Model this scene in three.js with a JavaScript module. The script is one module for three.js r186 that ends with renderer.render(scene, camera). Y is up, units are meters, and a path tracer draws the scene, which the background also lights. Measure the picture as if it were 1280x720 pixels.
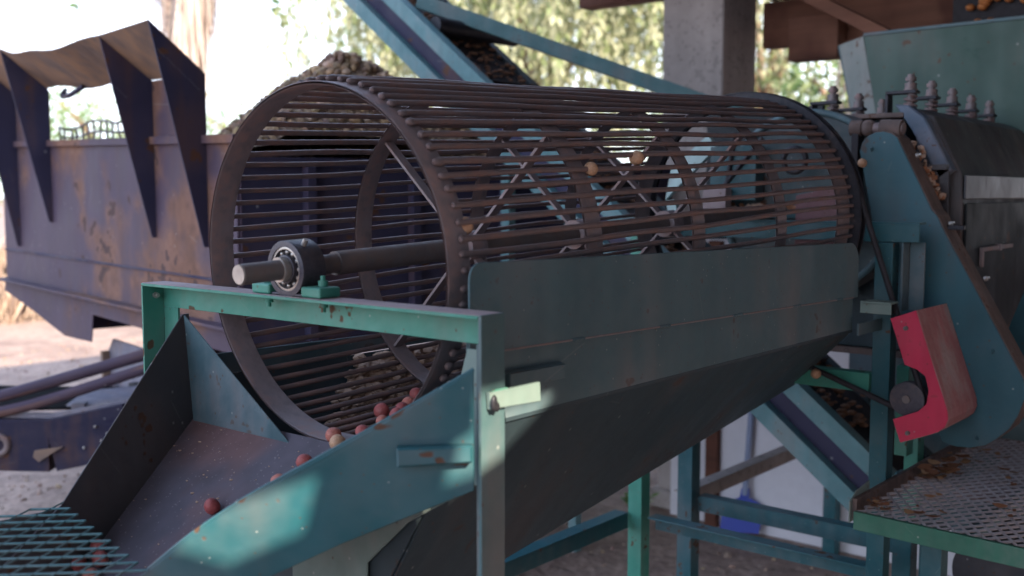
import * as THREE from 'three';
import { RoundedBoxGeometry } from 'three/addons/geometries/RoundedBoxGeometry.js';
import { mergeGeometries } from 'three/addons/utils/BufferGeometryUtils.js';

// ------------------------------------------------------------------ camera, sky, sun, exposure
const scene = new THREE.Scene();
const camera = new THREE.PerspectiveCamera(30.33, 1024 / 576, 0.05, 2000);
camera.position.set(-1.1452, 1.5183, 1.3839);
camera.lookAt(-1.1452 + 0.76402, 1.5183 - 0.08788, 1.3839 - 0.63918);
camera.focus = 2.1; camera.userData.fStop = 3.1;
const SUN = new THREE.Vector3(-0.30, 0.52, 0.80).normalize();
const renderer = new THREE.WebGLRenderer({ antialias: true });
renderer.setSize(1024, 576);
renderer.toneMapping = THREE.LinearToneMapping;
renderer.toneMappingExposure = 4.0;
renderer.shadowMap.enabled = true;
const sun = new THREE.DirectionalLight(new THREE.Color(1.0, 0.87, 0.68), 3.5);
sun.position.copy(SUN).multiplyScalar(40); sun.castShadow = true;
sun.shadow.mapSize.set(4096, 4096);
Object.assign(sun.shadow.camera, { left: -25, right: 25, top: 25, bottom: -25, near: 1, far: 120 });
scene.add(sun); scene.add(sun.target);
{ // hazy clear sky: pale towards the horizon, blue overhead, brighter round the sun
  const W = 512, H = 256, d = new Float32Array(W * H * 4), v = new THREE.Vector3();
  for (let j = 0; j < H; j++) for (let i = 0; i < W; i++) {
    const th = ((i + 0.5) / W - 0.5) * Math.PI * 2, el = ((j + 0.5) / H - 0.5) * Math.PI;
    v.set(Math.cos(th) * Math.cos(el), Math.sin(el), Math.sin(th) * Math.cos(el));
    const h = Math.max(v.y, 0), k = Math.pow(1 - h, 3.2), c = Math.max(v.dot(SUN), 0);
    const g = 0.55 * Math.pow(c, 12) + 0.18 * Math.pow(c, 2);
    const o = (j * W + i) * 4, below = v.y < 0 ? 0.55 : 1;
    d[o] = (0.30 + 0.60 * k + g) * below; d[o + 1] = (0.41 + 0.56 * k + g * 0.95) * below; d[o + 2] = (0.63 + 0.44 * k + g * 0.86) * below; d[o + 3] = 1;
  }
  const t = new THREE.DataTexture(d, W, H, THREE.RGBAFormat, THREE.FloatType);
  t.mapping = THREE.EquirectangularReflectionMapping; t.magFilter = THREE.LinearFilter; t.minFilter = THREE.LinearFilter; t.wrapS = THREE.RepeatWrapping; t.needsUpdate = true;
  scene.background = t; scene.environment = t;
}

// ------------------------------------------------------------------ helpers
const V = (x, y, z) => new THREE.Vector3(x, y, z);
function rng(seed) { let s = seed >>> 0; return () => { s = (s + 0x6d2b79f5) >>> 0; let t = Math.imul(s ^ (s >>> 15), 1 | s); t = (t + Math.imul(t ^ (t >>> 7), 61 | t)) ^ t; return ((t ^ (t >>> 14)) >>> 0) / 4294967296; }; }
const mix = (a, b, t) => a + (b - a) * t, clamp = (x, a = 0, b = 1) => Math.min(b, Math.max(a, x)), sstep = (a, b, x) => { const t = clamp((x - a) / (b - a)); return t * t * (3 - 2 * t); };
function hash(x, y, s) { let h = Math.imul(x, 374761393) ^ Math.imul(y, 668265263) ^ Math.imul(s, 1274126177); h = Math.imul(h ^ (h >>> 13), 1274126177); return ((h ^ (h >>> 16)) >>> 0) / 4294967296; }
function vnoise(u, v, p, q, s) { // tileable value noise, p x q lattice
  const x = u * p, y = v * q, xi = Math.floor(x), yi = Math.floor(y), fx = x - xi, fy = y - yi, a = fx * fx * (3 - 2 * fx), b = fy * fy * (3 - 2 * fy);
  const X0 = ((xi % p) + p) % p, X1 = (X0 + 1) % p, Y0 = ((yi % q) + q) % q, Y1 = (Y0 + 1) % q;
  return mix(mix(hash(X0, Y0, s), hash(X1, Y0, s), a), mix(hash(X0, Y1, s), hash(X1, Y1, s), a), b);
}
function fbm(u, v, p, o, s, q = p) { let r = 0, a = 0.5, n = 0; for (let i = 0; i < o; i++) { r += a * vnoise(u, v, p << i, q << i, s + i); n += a; a *= 0.5; } return r / n; }
const LUT = Float32Array.from({ length: 4097 }, (_, i) => 255 * (i / 4096 <= 0.0031308 ? 12.92 * i / 4096 : 1.055 * Math.pow(i / 4096, 1 / 2.4) - 0.055)), lin2s = (c) => { const x = clamp(c) * 4096, i = x | 0; return i >= 4096 ? 255 : LUT[i] + (LUT[i + 1] - LUT[i]) * (x - i); };
let sharedRough = null;
function surface(size, tile, fn, opt = {}) { // fn(u, v) -> [r, g, b (linear), roughness, height, metal]
  const C = new Uint8Array(size * size * 4), R = new Uint8Array(size * size * 4); // R: height in red, roughness in green, metalness in blue
  for (let j = 0; j < size; j++) for (let i = 0; i < size; i++) {
    const [r, g, b, ro, h, me = 0] = fn((i + 0.5) / size, (j + 0.5) / size), o = (j * size + i) * 4;
    C[o] = lin2s(r); C[o + 1] = lin2s(g); C[o + 2] = lin2s(b); C[o + 3] = 255;
    R[o] = 255 * clamp(h); R[o + 1] = 255 * clamp(ro); R[o + 2] = 255 * clamp(me); R[o + 3] = 255;
  }
  const mk = (d, srgb) => { const t = new THREE.DataTexture(d, size, size); t.wrapS = t.wrapT = THREE.RepeatWrapping; t.magFilter = THREE.LinearFilter; t.minFilter = THREE.LinearMipmapLinearFilter; t.generateMipmaps = true; if (srgb) t.colorSpace = THREE.SRGBColorSpace; t.repeat.set(1 / tile, 1 / tile); t.needsUpdate = true; return t; };
  let rm; if (opt.share && sharedRough) { rm = sharedRough.clone(); rm.repeat.set(1 / tile, 1 / tile); rm.needsUpdate = true; } else { rm = mk(R); if (opt.share) sharedRough = rm; } // small paints share one relief and roughness map
  return new THREE.MeshPhysicalMaterial({ map: mk(C, true), roughnessMap: rm, roughness: opt.rough ?? 1, metalnessMap: rm, metalness: 1, bumpMap: rm, bumpScale: opt.bump ?? 0.001, specularIntensity: opt.spec ?? 0.6, side: THREE.DoubleSide, ...(opt.extra || {}) });
}
const tri = (c, d, k) => [mix(c[0], d[0], k), mix(c[1], d[1], k), mix(c[2], d[2], k)];
const FN = 1024, fields = {};
function field(key, p, o, seed, q = p) { if (!fields[key]) { const d = new Float32Array(FN * FN); for (let j = 0; j < FN; j++) for (let i = 0; i < FN; i++) d[j * FN + i] = fbm((i + 0.5) / FN, (j + 0.5) / FN, p, o, seed, q); fields[key] = d; } return fields[key]; }
const look = (d, u, v, du, dv) => d[(((v + dv) * FN) & (FN - 1)) * FN + (((u + du) * FN) & (FN - 1))];
// worn paint over steel: patches of dust, chips to rust, fine scratches
function paint(base, seed, { dust = [0.30, 0.25, 0.25], dustK = 0.3, rust = [0.10, 0.045, 0.025], rustK = 0.3, size = 384, tile = 0.9, rough = 0.5, varK = 0.3, spec = 0.6, streak = 0.12, blotch = 0 } = {}) {
  const r = rng(seed), sc = [];
  for (let i = 0; i < 18; i++) sc.push([r(), r(), (r() - 0.5) * 2.6, 0.01 + r() * r() * 0.14, r()]);
  const scm = new Uint8Array(1024); for (const s of sc) for (let t = -1; t <= 1; t += 0.05) for (let e = 0; e < 9; e++) { const x = s[0] + Math.cos(s[2]) * s[3] * t + (e % 3 - 1) / 32, y = s[1] + Math.sin(s[2]) * s[3] * t + (Math.floor(e / 3) - 1) / 32; scm[(Math.floor(y * 32) & 31) * 32 + (Math.floor(x * 32) & 31)] = 1; }
  const fa = field('a', 4, 5, 901), fb = field('b', 16, 4, 902), fc = field('c', 64, 2, 903), fs = field('s', 24, 3, 904, 3), fr = field('r', 40, 2, 905, 4), o = Array.from({ length: 6 }, () => r());
  return surface(size, tile, (u, v) => {
    const a = look(fa, u, v, o[0], o[1]), b = look(fb, u, v, o[1], o[2]), c = look(fc, u, v, o[3], o[4]), st = look(fs, u, v, o[4], o[5]);
    let col = base.map((x) => x * (1 - varK + 2 * varK * (0.6 * a + 0.4 * b)));
    let ro = (size === 384 ? 0.5 : rough) + 0.25 * (b - 0.5), h = 0.5 + 0.25 * (c - 0.5) + 0.2 * (b - 0.5), me = 0;
    const dk = clamp(sstep(0.42, 0.75, 0.55 * a + 0.25 * st + 0.2 * b) * dustK * 1.6 + dustK * 0.35 * c);
    col = tri(col, dust, dk); ro = mix(ro, 0.92, dk);
    const sk = sstep(0.50, 0.72, 0.5 * st + 0.35 * a + 0.15 * b) * streak; col = tri(col, rust.map((x) => x * 1.3), sk); ro = mix(ro, 0.85, sk);
    if (blotch) { const bk = sstep(0.50, 0.66, 0.62 * a + 0.38 * b) * blotch; col = tri(col, [0.19, 0.10, 0.068].map((x) => x * (0.7 + 0.6 * c)), bk); }
    const chip = sstep(0.70, 0.735, 0.45 * b + 0.35 * c + 0.2 * a + rustK * 0.08) * Math.min(1, rustK * 3);
    col = tri(col, rust, chip * 0.9); ro = mix(ro, 0.9, chip); h -= 0.3 * chip;
    const sp = hash(Math.floor(u * size / 2), Math.floor(v * size / 2), seed + 77); if (sp > 0.9990) col = tri(col, [0.40, 0.40, 0.38], 0.35 + 0.3 * c); else if (sp < 0.003) col = tri(col, rust, 0.6);
    const run = look(fr, u, v, o[2], o[5]); col = col.map((x) => x * (0.92 + 0.16 * run));
    if (scm[Math.floor(v * 32) * 32 + Math.floor(u * 32)]) for (const s of sc) { let du = u - s[0], dv = v - s[1]; du -= Math.round(du); dv -= Math.round(dv); const ca = Math.cos(s[2]), sa = Math.sin(s[2]), l = du * ca + dv * sa, w = Math.abs(-du * sa + dv * ca); if (Math.abs(l) < s[3] && w < 0.0009) { col = tri(col, [0.30, 0.30, 0.29], 0.22 * s[4]); h -= 0.05; } }
    return [...col, ro, clamp(0.5 + 0.9 * (a - 0.5) + 0.16 * (b - 0.5) + 0.3 * (h - 0.5)), me];
  }, { bump: 0.0075, spec, share: size === 384, rough: size === 384 ? rough / 0.5 : 1 });
}
function metal(base, rust, k, seed, { tile = 0.4, rough = 0.55, me = 0.6, size = 256, bump = 0.0008 } = {}) {
  return surface(size, tile, (u, v) => {
    const a = fbm(u, v, 6, 4, seed), b = fbm(u, v, 32, 3, seed + 5), m = sstep(0.5 - k, 0.95 - k, 0.6 * a + 0.4 * b);
    return [...tri(base.map((x) => x * (0.75 + 0.5 * b)), rust.map((x) => x * (0.6 + 0.8 * a)), m), rough + 0.35 * m, 0.5 + 0.4 * (b - 0.5) * (0.4 + m), me * (1 - m)];
  }, { bump });
}
const M = {
  teal: paint([0.010, 0.080, 0.099], 11, { size: 1024, tile: 1.1, dustK: 0.14, rustK: 0.42, rough: 0.42 }),
  green: paint([0.040, 0.215, 0.160], 23, { size: 512, tile: 0.8, dustK: 0.12, rustK: 0.42, rough: 0.42 }),
  deep: paint([0.066, 0.126, 0.145], 37, { size: 1024, tile: 1.3, dustK: 0.34, dust: [0.23, 0.22, 0.23], rustK: 0.18, rough: 0.5 }),
  under: paint([0.036, 0.058, 0.070], 41, { size: 512, tile: 1.2, dustK: 0.18, dust: [0.08, 0.08, 0.085], rustK: 0.15, rough: 0.5 }),
  grey: paint([0.040, 0.042, 0.052], 53, { size: 512, tile: 1.0, dustK: 0.22, dust: [0.17, 0.14, 0.135], rough: 0.34 }),
  chuteSide: paint([0.068, 0.066, 0.075], 57, { tile: 0.9, dustK: 0.25, dust: [0.13, 0.11, 0.11], rough: 0.5 }),
  cover: paint([0.026, 0.095, 0.122], 59, { size: 512, tile: 1.2, dustK: 0.14, dust: [0.14, 0.12, 0.12], rustK: 0.2, rough: 0.5 }),
  grimy: paint([0.105, 0.080, 0.075], 63, { tile: 0.5, dustK: 0.4, dust: [0.22, 0.16, 0.145], rustK: 0.6, rough: 0.85 }),
  traymesh: metal([0.44, 0.42, 0.45], [0.36, 0.28, 0.26], 0.08, 65, { tile: 0.4, rough: 0.7, me: 0.1 }),
  chute: surface(720, 0.7, (u, v) => { // dusty bare floor of the chute, brown bloom and fine pale specks
    const a = fbm(u, v, 3, 5, 61), b = fbm(u, v, 24, 4, 62), c = hash(Math.floor(u * 420), Math.floor(v * 420), 63);
    let col = tri([0.080, 0.070, 0.088], [0.14, 0.080, 0.080], sstep(0.45, 0.68, a)); col = col.map((x) => x * (0.75 + 0.5 * b));
    if (c > 0.990) col = tri(col, [0.34, 0.30, 0.31], 0.4); return [...col, 0.72 + 0.2 * b, 0.5 + 0.3 * (b - 0.5), 0];
  }, { bump: 0.0008 }),
  rim: paint([0.034, 0.145, 0.10], 69, { tile: 0.8, dustK: 0.2, rustK: 0.42, rough: 0.45 }),
  post: paint([0.062, 0.122, 0.130], 68, { tile: 0.9, dustK: 0.2, rustK: 0.2, rough: 0.45 }),
  dusty: paint([0.30, 0.24, 0.25], 67, { dustK: 0.4, dust: [0.38, 0.30, 0.30], rustK: 0.2, rough: 0.85 }),
  rod: metal([0.19, 0.15, 0.152], [0.19, 0.115, 0.10], 0.16, 71, { tile: 0.3, rough: 0.5, me: 0.25 }),
  hoop: metal([0.25, 0.21, 0.22], [0.27, 0.175, 0.16], 0.10, 73, { tile: 0.35, rough: 0.5, me: 0.25 }),
  steel: metal([0.42, 0.40, 0.38], [0.22, 0.14, 0.10], 0.03, 79, { tile: 0.2, rough: 0.32, me: 0.8 }),
  shaft: metal([0.19, 0.17, 0.17], [0.15, 0.11, 0.095], 0.14, 81, { tile: 0.35, rough: 0.45, me: 0.5 }),
  dark: metal([0.028, 0.028, 0.036], [0.07, 0.05, 0.045], 0.0, 83, { tile: 0.3, rough: 0.45, me: 0.35 }),
  bearing: metal([0.075, 0.073, 0.09], [0.09, 0.07, 0.07], 0.1, 85, { tile: 0.15, rough: 0.38, me: 0.35 }),
  rubber: surface(256, 0.3, (u, v) => { const b = fbm(u, v, 16, 4, 89); return [0.022 * (0.7 + b), 0.02 * (0.7 + b), 0.024 * (0.7 + b), 0.7, b, 0]; }),
  red: paint([0.52, 0.030, 0.080], 97, { dustK: 0.06, rustK: 0.1, tile: 0.7, rough: 0.45, varK: 0.12 }),
  redDusty: paint([0.34, 0.13, 0.135], 101, { dustK: 0.85, dust: [0.36, 0.26, 0.255], rustK: 0.15, tile: 0.5, rough: 0.75 }),
  trailer: paint([0.068, 0.050, 0.080], 103, { size: 1024, tile: 2.6, dustK: 0.5, dust: [0.125, 0.082, 0.075], rustK: 0.55, rust: [0.075, 0.05, 0.05], rough: 0.6, varK: 0.55, spec: 0.3, streak: 0.35, blotch: 0.8 }),
  trailerDark: paint([0.034, 0.033, 0.068], 107, { tile: 1.8, dustK: 0.18, dust: [0.10, 0.07, 0.07], rustK: 0.4, rough: 0.55, spec: 0.35, streak: 0.3 }),
  rustPlate: metal([0.17, 0.125, 0.11], [0.27, 0.165, 0.105], 0.2, 109, { tile: 1.3, rough: 0.6, me: 0.1, size: 512, bump: 0.002 }),
  blueRail: paint([0.085, 0.195, 0.215], 113, { dustK: 0.2, rustK: 0.12, tile: 0.8, rough: 0.42 }),
  sheetBlue: paint([0.055, 0.105, 0.125], 117, { dustK: 0.2, rustK: 0.2, tile: 0.7, rough: 0.4 }),
  pale: paint([0.17, 0.24, 0.22], 119, { dustK: 0.2, rustK: 0.1, tile: 0.8, rough: 0.5 }),
  concrete: surface(512, 1.2, (u, v) => { const a = fbm(u, v, 4, 5, 121), b = fbm(u, v, 32, 3, 122), st = fbm(u, v, 16, 3, 123, 2); const k = (0.66 + 0.42 * a + 0.16 * b) * (0.75 + 0.5 * st) * (fbm(u, v, 60, 2, 125) > 0.68 ? 0.8 : 1); return [0.36 * k, 0.315 * k, 0.30 * k, 0.9, 0.5 + 0.5 * (b - 0.5) + 0.4 * (a - 0.5), 0]; }, { bump: 0.006 }),
  plaster: surface(512, 1.5, (u, v) => { const a = fbm(u, v, 4, 5, 131), b = fbm(u, v, 48, 2, 132); const k = 0.82 + 0.25 * a + 0.06 * b; return [0.60 * k, 0.58 * k, 0.62 * k, 0.85, 0.5 + 0.4 * (b - 0.5), 0]; }, { bump: 0.003 }),
  timber: surface(512, 1.4, (u, v) => { const g = fbm(u, v, 3, 4, 141, 40), a = fbm(u, v, 5, 4, 142); const k = 0.55 + 0.6 * g; const c = tri([0.115, 0.045, 0.030], [0.19, 0.085, 0.055], sstep(0.45, 0.7, a)); return [...c.map((x) => x * k), 0.8, g, 0]; }, { bump: 0.003 }),
  zinc: metal([0.24, 0.235, 0.235], [0.16, 0.09, 0.06], 0.1, 149, { tile: 2.5, rough: 0.5, me: 0.4, size: 256 }),
  ground: surface(720, 3.5, (u, v) => {
    const a = fbm(u, v, 3, 6, 151), b = fbm(u, v, 24, 5, 152), c = hash(Math.floor(u * 512), Math.floor(v * 512), 153), d = fbm(u, v, 96, 2, 154);
    let col = tri([0.31, 0.222, 0.185], [0.20, 0.138, 0.118], sstep(0.42, 0.66, 0.6 * a + 0.4 * b)); col = col.map((x) => x * (0.72 + 0.55 * d));
    if (c > 0.988) col = tri(col, [0.46, 0.39, 0.33], 0.5); if (c < 0.014) col = tri(col, [0.05, 0.03, 0.025], 0.6);
    return [...col, 0.95, 0.5 + 0.6 * (b - 0.5) + 0.35 * (d - 0.5), 0];
  }, { bump: 0.025 }),
};
const plain = (r, g, b, rough = 0.7, extra = {}) => { const m = new THREE.MeshPhysicalMaterial({ roughness: rough, metalness: 0, side: THREE.DoubleSide, ...extra }); m.color.setRGB(r, g, b); return m; };
M.leafA = plain(0.26, 0.31, 0.13, 0.7, { transmission: 0.5, thickness: 0 });
M.leafB = plain(0.11, 0.19, 0.06, 0.7, { transmission: 0.4, thickness: 0 });
M.leafC = plain(0.40, 0.40, 0.25, 0.7, { transmission: 0.5, thickness: 0 });
M.palmSkirt = plain(0.50, 0.41, 0.37, 0.9);
M.palmSkirt2 = plain(0.34, 0.25, 0.22, 0.9);
M.bark = metal([0.22, 0.14, 0.10], [0.30, 0.19, 0.14], 0.1, 161, { tile: 0.8, rough: 0.9, me: 0, bump: 0.02 });
M.straw = plain(0.44, 0.33, 0.26, 0.9);
M.straw2 = plain(0.28, 0.19, 0.14, 0.9);
M.weed = plain(0.13, 0.24, 0.04, 0.7, { transmission: 0.3, thickness: 0 });
M.bluePlastic = plain(0.02, 0.045, 0.32, 0.4);
M.handle = plain(0.20, 0.24, 0.36, 0.5);
M.leafDry = plain(0.26, 0.11, 0.055, 0.85); M.leafDry2 = plain(0.34, 0.18, 0.09, 0.85);
M.huskDark = plain(0.15, 0.07, 0.038, 0.9); M.soil = plain(0.36, 0.25, 0.19, 0.95); M.bright = paint([0.30, 0.42, 0.42], 195, { dustK: 0.15, rustK: 0.1, tile: 0.8 }); M.twig = plain(0.14, 0.11, 0.085, 0.9); M.bolt = metal([0.15, 0.13, 0.135], [0.24, 0.15, 0.14], 0.12, 84, { tile: 0.2, rough: 0.45, me: 0.4 }); M.lip = paint([0.085, 0.088, 0.105], 86, { dustK: 0.1, rustK: 0.1, varK: 0.1, streak: 0, rough: 0.32, tile: 1.6 }); M.hoodDark = paint([0.026, 0.031, 0.035], 88, { dustK: 0.12, dust: [0.07, 0.06, 0.06], spec: 0.3, streak: 0, varK: 0.15, tile: 1.6 }); M.slate = paint([0.080, 0.115, 0.165], 92, { dustK: 0.2, rustK: 0.3, tile: 0.6 }); M.hood = paint([0.060, 0.060, 0.068], 94, { dustK: 0.35, dust: [0.13, 0.11, 0.105], rustK: 0.2, tile: 1.1, rough: 0.5 }); M.soil2 = plain(0.42, 0.28, 0.20, 0.95); M.trailerPale = paint([0.15, 0.15, 0.20], 197, { dustK: 0.3, tile: 0.8, rustK: 0.4, spec: 0.4 }); M.voidBlack = plain(0.010, 0.010, 0.012, 0.95, { specularIntensity: 0.1 }); M.drawbar = paint([0.020, 0.019, 0.044], 199, { dustK: 0.18, dust: [0.08, 0.06, 0.06], rustK: 0.4, spec: 0.3, streak: 0.3 }); M.netWire = plain(0.10, 0.085, 0.10, 0.6);
M.orange = plain(0.42, 0.15, 0.04, 0.6);
const nutMats = [[0.30, 0.075, 0.07], [0.24, 0.055, 0.055], [0.36, 0.125, 0.095], [0.40, 0.24, 0.15]].map((c, i) => surface(128, 0.06, (u, v) => { const a = fbm(u, v, 4, 4, 171 + i), b = fbm(u, v, 32, 2, 181 + i); const k = 0.7 + 0.6 * a + (b > 0.72 ? 0.35 : 0); return [c[0] * k, c[1] * k, c[2] * k, 0.38 + 0.25 * a, 0.5 + 0.4 * (b - 0.5), 0]; }, { bump: 0.0008 }));

// geometry in world coordinates, uv in metres by the dominant axis
function boxUV(g) {
  g = g.index ? g.toNonIndexed() : g; for (const k of Object.keys(g.attributes)) if (k !== 'position' && k !== 'normal') g.deleteAttribute(k);
  if (!g.attributes.normal) g.computeVertexNormals();
  const p = g.attributes.position, n = p.count, uv = new Float32Array(n * 2), a = V(), b = V(), c = V(), N = V();
  for (let i = 0; i < n; i += 3) {
    a.fromBufferAttribute(p, i); b.fromBufferAttribute(p, i + 1); c.fromBufferAttribute(p, i + 2); N.subVectors(b, a).cross(c.clone().sub(a));
    const x = Math.abs(N.x), y = Math.abs(N.y), z = Math.abs(N.z);
    for (let k = 0; k < 3; k++) { const q = [a, b, c][k]; const [s, t] = x >= y && x >= z ? [q.z, q.y] : y >= z ? [q.x, q.z] : [q.x, q.y]; uv[(i + k) * 2] = s; uv[(i + k) * 2 + 1] = t; }
  }
  g.setAttribute('uv', new THREE.BufferAttribute(uv, 2)); return g;
}
const bases = new Map(), used = new Map();
function numbered(n) { const k = used.get(n) || 0; used.set(n, k + 1); return k ? n + '_' + String(k).padStart(3, '0') : n; }
function tag(o, label, category, group, kind) { if (label) o.userData.label = label; if (category) o.userData.category = category; if (group) o.userData.group = group; if (kind) o.userData.kind = kind; return o; }
function thing(name, base, label, category, group, kind) { const o = new THREE.Group(); o.name = numbered(name); o.position.copy(base); bases.set(o, base.clone()); scene.add(o); return tag(o, label, category, group, kind); }
function part(name, geos, mat, parent, label) {
  const list = (Array.isArray(geos) ? geos : [geos]).map(boxUV), g = list.length > 1 ? mergeGeometries(list) : list[0].clone();
  const base = bases.get(parent); g.translate(-base.x, -base.y, -base.z);
  const m = new THREE.Mesh(g, mat); m.name = name; m.castShadow = m.receiveShadow = true; bases.set(m, base); parent.add(m); if (label) m.userData.label = label; return m;
}
function solo(name, geos, mat, base, label, category, group, kind) { // a thing that is one mesh
  const list = (Array.isArray(geos) ? geos : [geos]).map(boxUV), g = list.length > 1 ? mergeGeometries(list) : list[0].clone(); g.translate(-base.x, -base.y, -base.z);
  const m = new THREE.Mesh(g, mat); m.name = numbered(name); m.position.copy(base); m.castShadow = m.receiveShadow = true; bases.set(m, base.clone()); scene.add(m); return tag(m, label, category, group, kind);
}
const rb = (sx, sy, sz, r = 0.002) => new RoundedBoxGeometry(sx, sy, sz, 1, Math.min(r, sx / 2.2, sy / 2.2, sz / 2.2));
const box = (x0, y0, z0, x1, y1, z1, r = 0.002) => rb(Math.abs(x1 - x0), Math.abs(y1 - y0), Math.abs(z1 - z0), r).translate((x0 + x1) / 2, (y0 + y1) / 2, (z0 + z1) / 2);
function frame(dir, up) { const f = dir.clone().normalize(), r = V().crossVectors(up, f).normalize(), u = V().crossVectors(f, r); return new THREE.Matrix4().makeBasis(r, u, f); } // x right, y up, z along
function bar(a, b, w, h, up = V(0, 1, 0), r = 0.002) { const d = V().subVectors(b, a), L = d.length(); return rb(w, h, L, r).applyMatrix4(frame(d, up)).translate((a.x + b.x) / 2, (a.y + b.y) / 2, (a.z + b.z) / 2); }
function angleBar(a, b, w, h, t, up, sx = 1, sy = -1) { // L section: flange w wide (towards sx), web h high (towards sy), corner on the line a-b
  const d = V().subVectors(b, a), L = d.length(), s = [rb(w, t, L, 0.001).translate(sx * w / 2, sy * t / 2, 0), rb(t, h - t - 0.0002, L, 0.001).translate(sx * t / 2, sy * (t + 0.0002 + (h - t) / 2), 0)];
  const m = frame(d, up); return s.map((g) => g.applyMatrix4(m).translate((a.x + b.x) / 2, (a.y + b.y) / 2, (a.z + b.z) / 2));
}
function rod(a, b, r, seg = 10, r2 = r) { const d = V().subVectors(b, a), L = d.length(); const g = new THREE.CylinderGeometry(r2, r, L, seg, 1); g.rotateX(Math.PI / 2); const up = Math.abs(d.y) > 0.9 * L ? V(1, 0, 0) : V(0, 1, 0); return g.applyMatrix4(frame(d, up)).translate((a.x + b.x) / 2, (a.y + b.y) / 2, (a.z + b.z) / 2); }
function plate(pts, th, bev = 0.0012) { // flat polygon of thickness th, centred on its plane
  const P = pts.map((p) => (p.isVector3 ? p : V(...p))), n = V();
  for (let i = 0; i < P.length; i++) { const a = P[i], b = P[(i + 1) % P.length]; n.x += (a.y - b.y) * (a.z + b.z); n.y += (a.z - b.z) * (a.x + b.x); n.z += (a.x - b.x) * (a.y + b.y); }
  n.normalize(); const u = V().subVectors(P[1], P[0]); u.addScaledVector(n, -u.dot(n)).normalize(); const v = V().crossVectors(n, u);
  const sh = new THREE.Shape(P.map((p) => { const d = V().subVectors(p, P[0]); return new THREE.Vector2(d.dot(u), d.dot(v)); }));
  const bv = Math.min(bev, th * 0.3), g = new THREE.ExtrudeGeometry(sh, { depth: th - 2 * bv, bevelEnabled: true, bevelSize: bv, bevelOffset: -bv, bevelThickness: bv, bevelSegments: 1, curveSegments: 8 });
  g.translate(0, 0, -(th - 2 * bv) / 2); return g.applyMatrix4(new THREE.Matrix4().makeBasis(u, v, n).setPosition(P[0]));
}
function sheet(A, B, th) { // skin between two polylines, with thickness
  const n = A.length, nor = [], p = [], quad = (a, b, c, d) => p.push(...a.toArray(), ...b.toArray(), ...c.toArray(), ...a.toArray(), ...c.toArray(), ...d.toArray());
  for (let i = 0; i < n; i++) { const t = V().subVectors(A[Math.min(i + 1, n - 1)], A[Math.max(i - 1, 0)]).add(V().subVectors(B[Math.min(i + 1, n - 1)], B[Math.max(i - 1, 0)])); nor.push(t.cross(V().subVectors(B[i], A[i])).normalize().multiplyScalar(th / 2)); }
  const at = (L, i, s) => L[i].clone().addScaledVector(nor[i], s);
  for (let i = 0; i + 1 < n; i++) { quad(at(A, i, 1), at(A, i + 1, 1), at(B, i + 1, 1), at(B, i, 1)); quad(at(B, i, -1), at(B, i + 1, -1), at(A, i + 1, -1), at(A, i, -1)); quad(at(A, i, -1), at(A, i + 1, -1), at(A, i + 1, 1), at(A, i, 1)); quad(at(B, i, 1), at(B, i + 1, 1), at(B, i + 1, -1), at(B, i, -1)); }
  for (const i of [0, n - 1]) quad(at(A, i, -1), at(A, i, 1), at(B, i, 1), at(B, i, -1));
  const g = new THREE.BufferGeometry(); g.setAttribute('position', new THREE.Float32BufferAttribute(p, 3)); g.computeVertexNormals(); return g;
}
function bead(a, b, rad, seed) { const r = rng(seed), n = Math.max(3, Math.round(a.distanceTo(b) / (rad * 1.3))), G = []; for (let i = 0; i <= n; i++) { const p = a.clone().lerp(b, i / n); G.push(new THREE.IcosahedronGeometry(rad * (0.8 + 0.4 * r()), 1).translate(p.x + rad * 0.3 * (r() - 0.5), p.y + rad * 0.3 * (r() - 0.5), p.z + rad * 0.3 * (r() - 0.5))); } return G; }
const along = (a, b, n) => Array.from({ length: n + 1 }, (_, i) => a.clone().lerp(b, i / n));
function tube(pts, r, seg = 40, rs = 8, closed = false) { return new THREE.TubeGeometry(new THREE.CatmullRomCurve3(pts, closed, 'catmullrom', 0.4), seg, r, rs, closed); }
function hexbolt(at, axis, r, h) { return rod(at, at.clone().addScaledVector(axis, h), r, 6); }
function boltNut(at, axis, r) { return [hexbolt(at, axis, r, r * 1.1), rod(at.clone().addScaledVector(axis, r * 1.1), at.clone().addScaledVector(axis, r * 2), r * 0.5, 8)]; }

// ------------------------------------------------------------------ ground and far setting
{
  const s = 600, g = new THREE.PlaneGeometry(s, s, 1, 1).rotateX(-Math.PI / 2);
  solo('ground', g, M.ground, V(0, 0, 0), 'bare pinkish brown earth of the yard under and behind the machines', 'ground', null, 'structure');
  const r = rng(5), n = 5200, st = new THREE.InstancedMesh(new THREE.DodecahedronGeometry(1, 0), plain(0.25, 0.18, 0.15, 0.95), n), m = new THREE.Matrix4(), q = new THREE.Quaternion(), c = new THREE.Color();
  for (let i = 0; i < n; i++) { const z = -9 + r() * 9.4, x = -1.5 + r() * 6.5, k = 0.004 + 0.016 * r() * r() * r() + 0.003 * r(); q.setFromEuler(new THREE.Euler(r() * 6, r() * 6, r() * 6)); m.compose(V(x, k * 0.25, z), q, V(k * (0.7 + r()), k * 0.6, k * (0.7 + r()))); st.setMatrixAt(i, m); const t = 0.6 + 0.9 * r(); st.setColorAt(i, c.setRGB(t, t * (0.85 + 0.2 * r()), t * (0.8 + 0.2 * r()))); }
  st.name = 'gravel'; tag(st, 'small stones and clods scattered over the earth floor', 'gravel', null, 'stuff'); st.castShadow = st.receiveShadow = true; scene.add(st);
}
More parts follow.
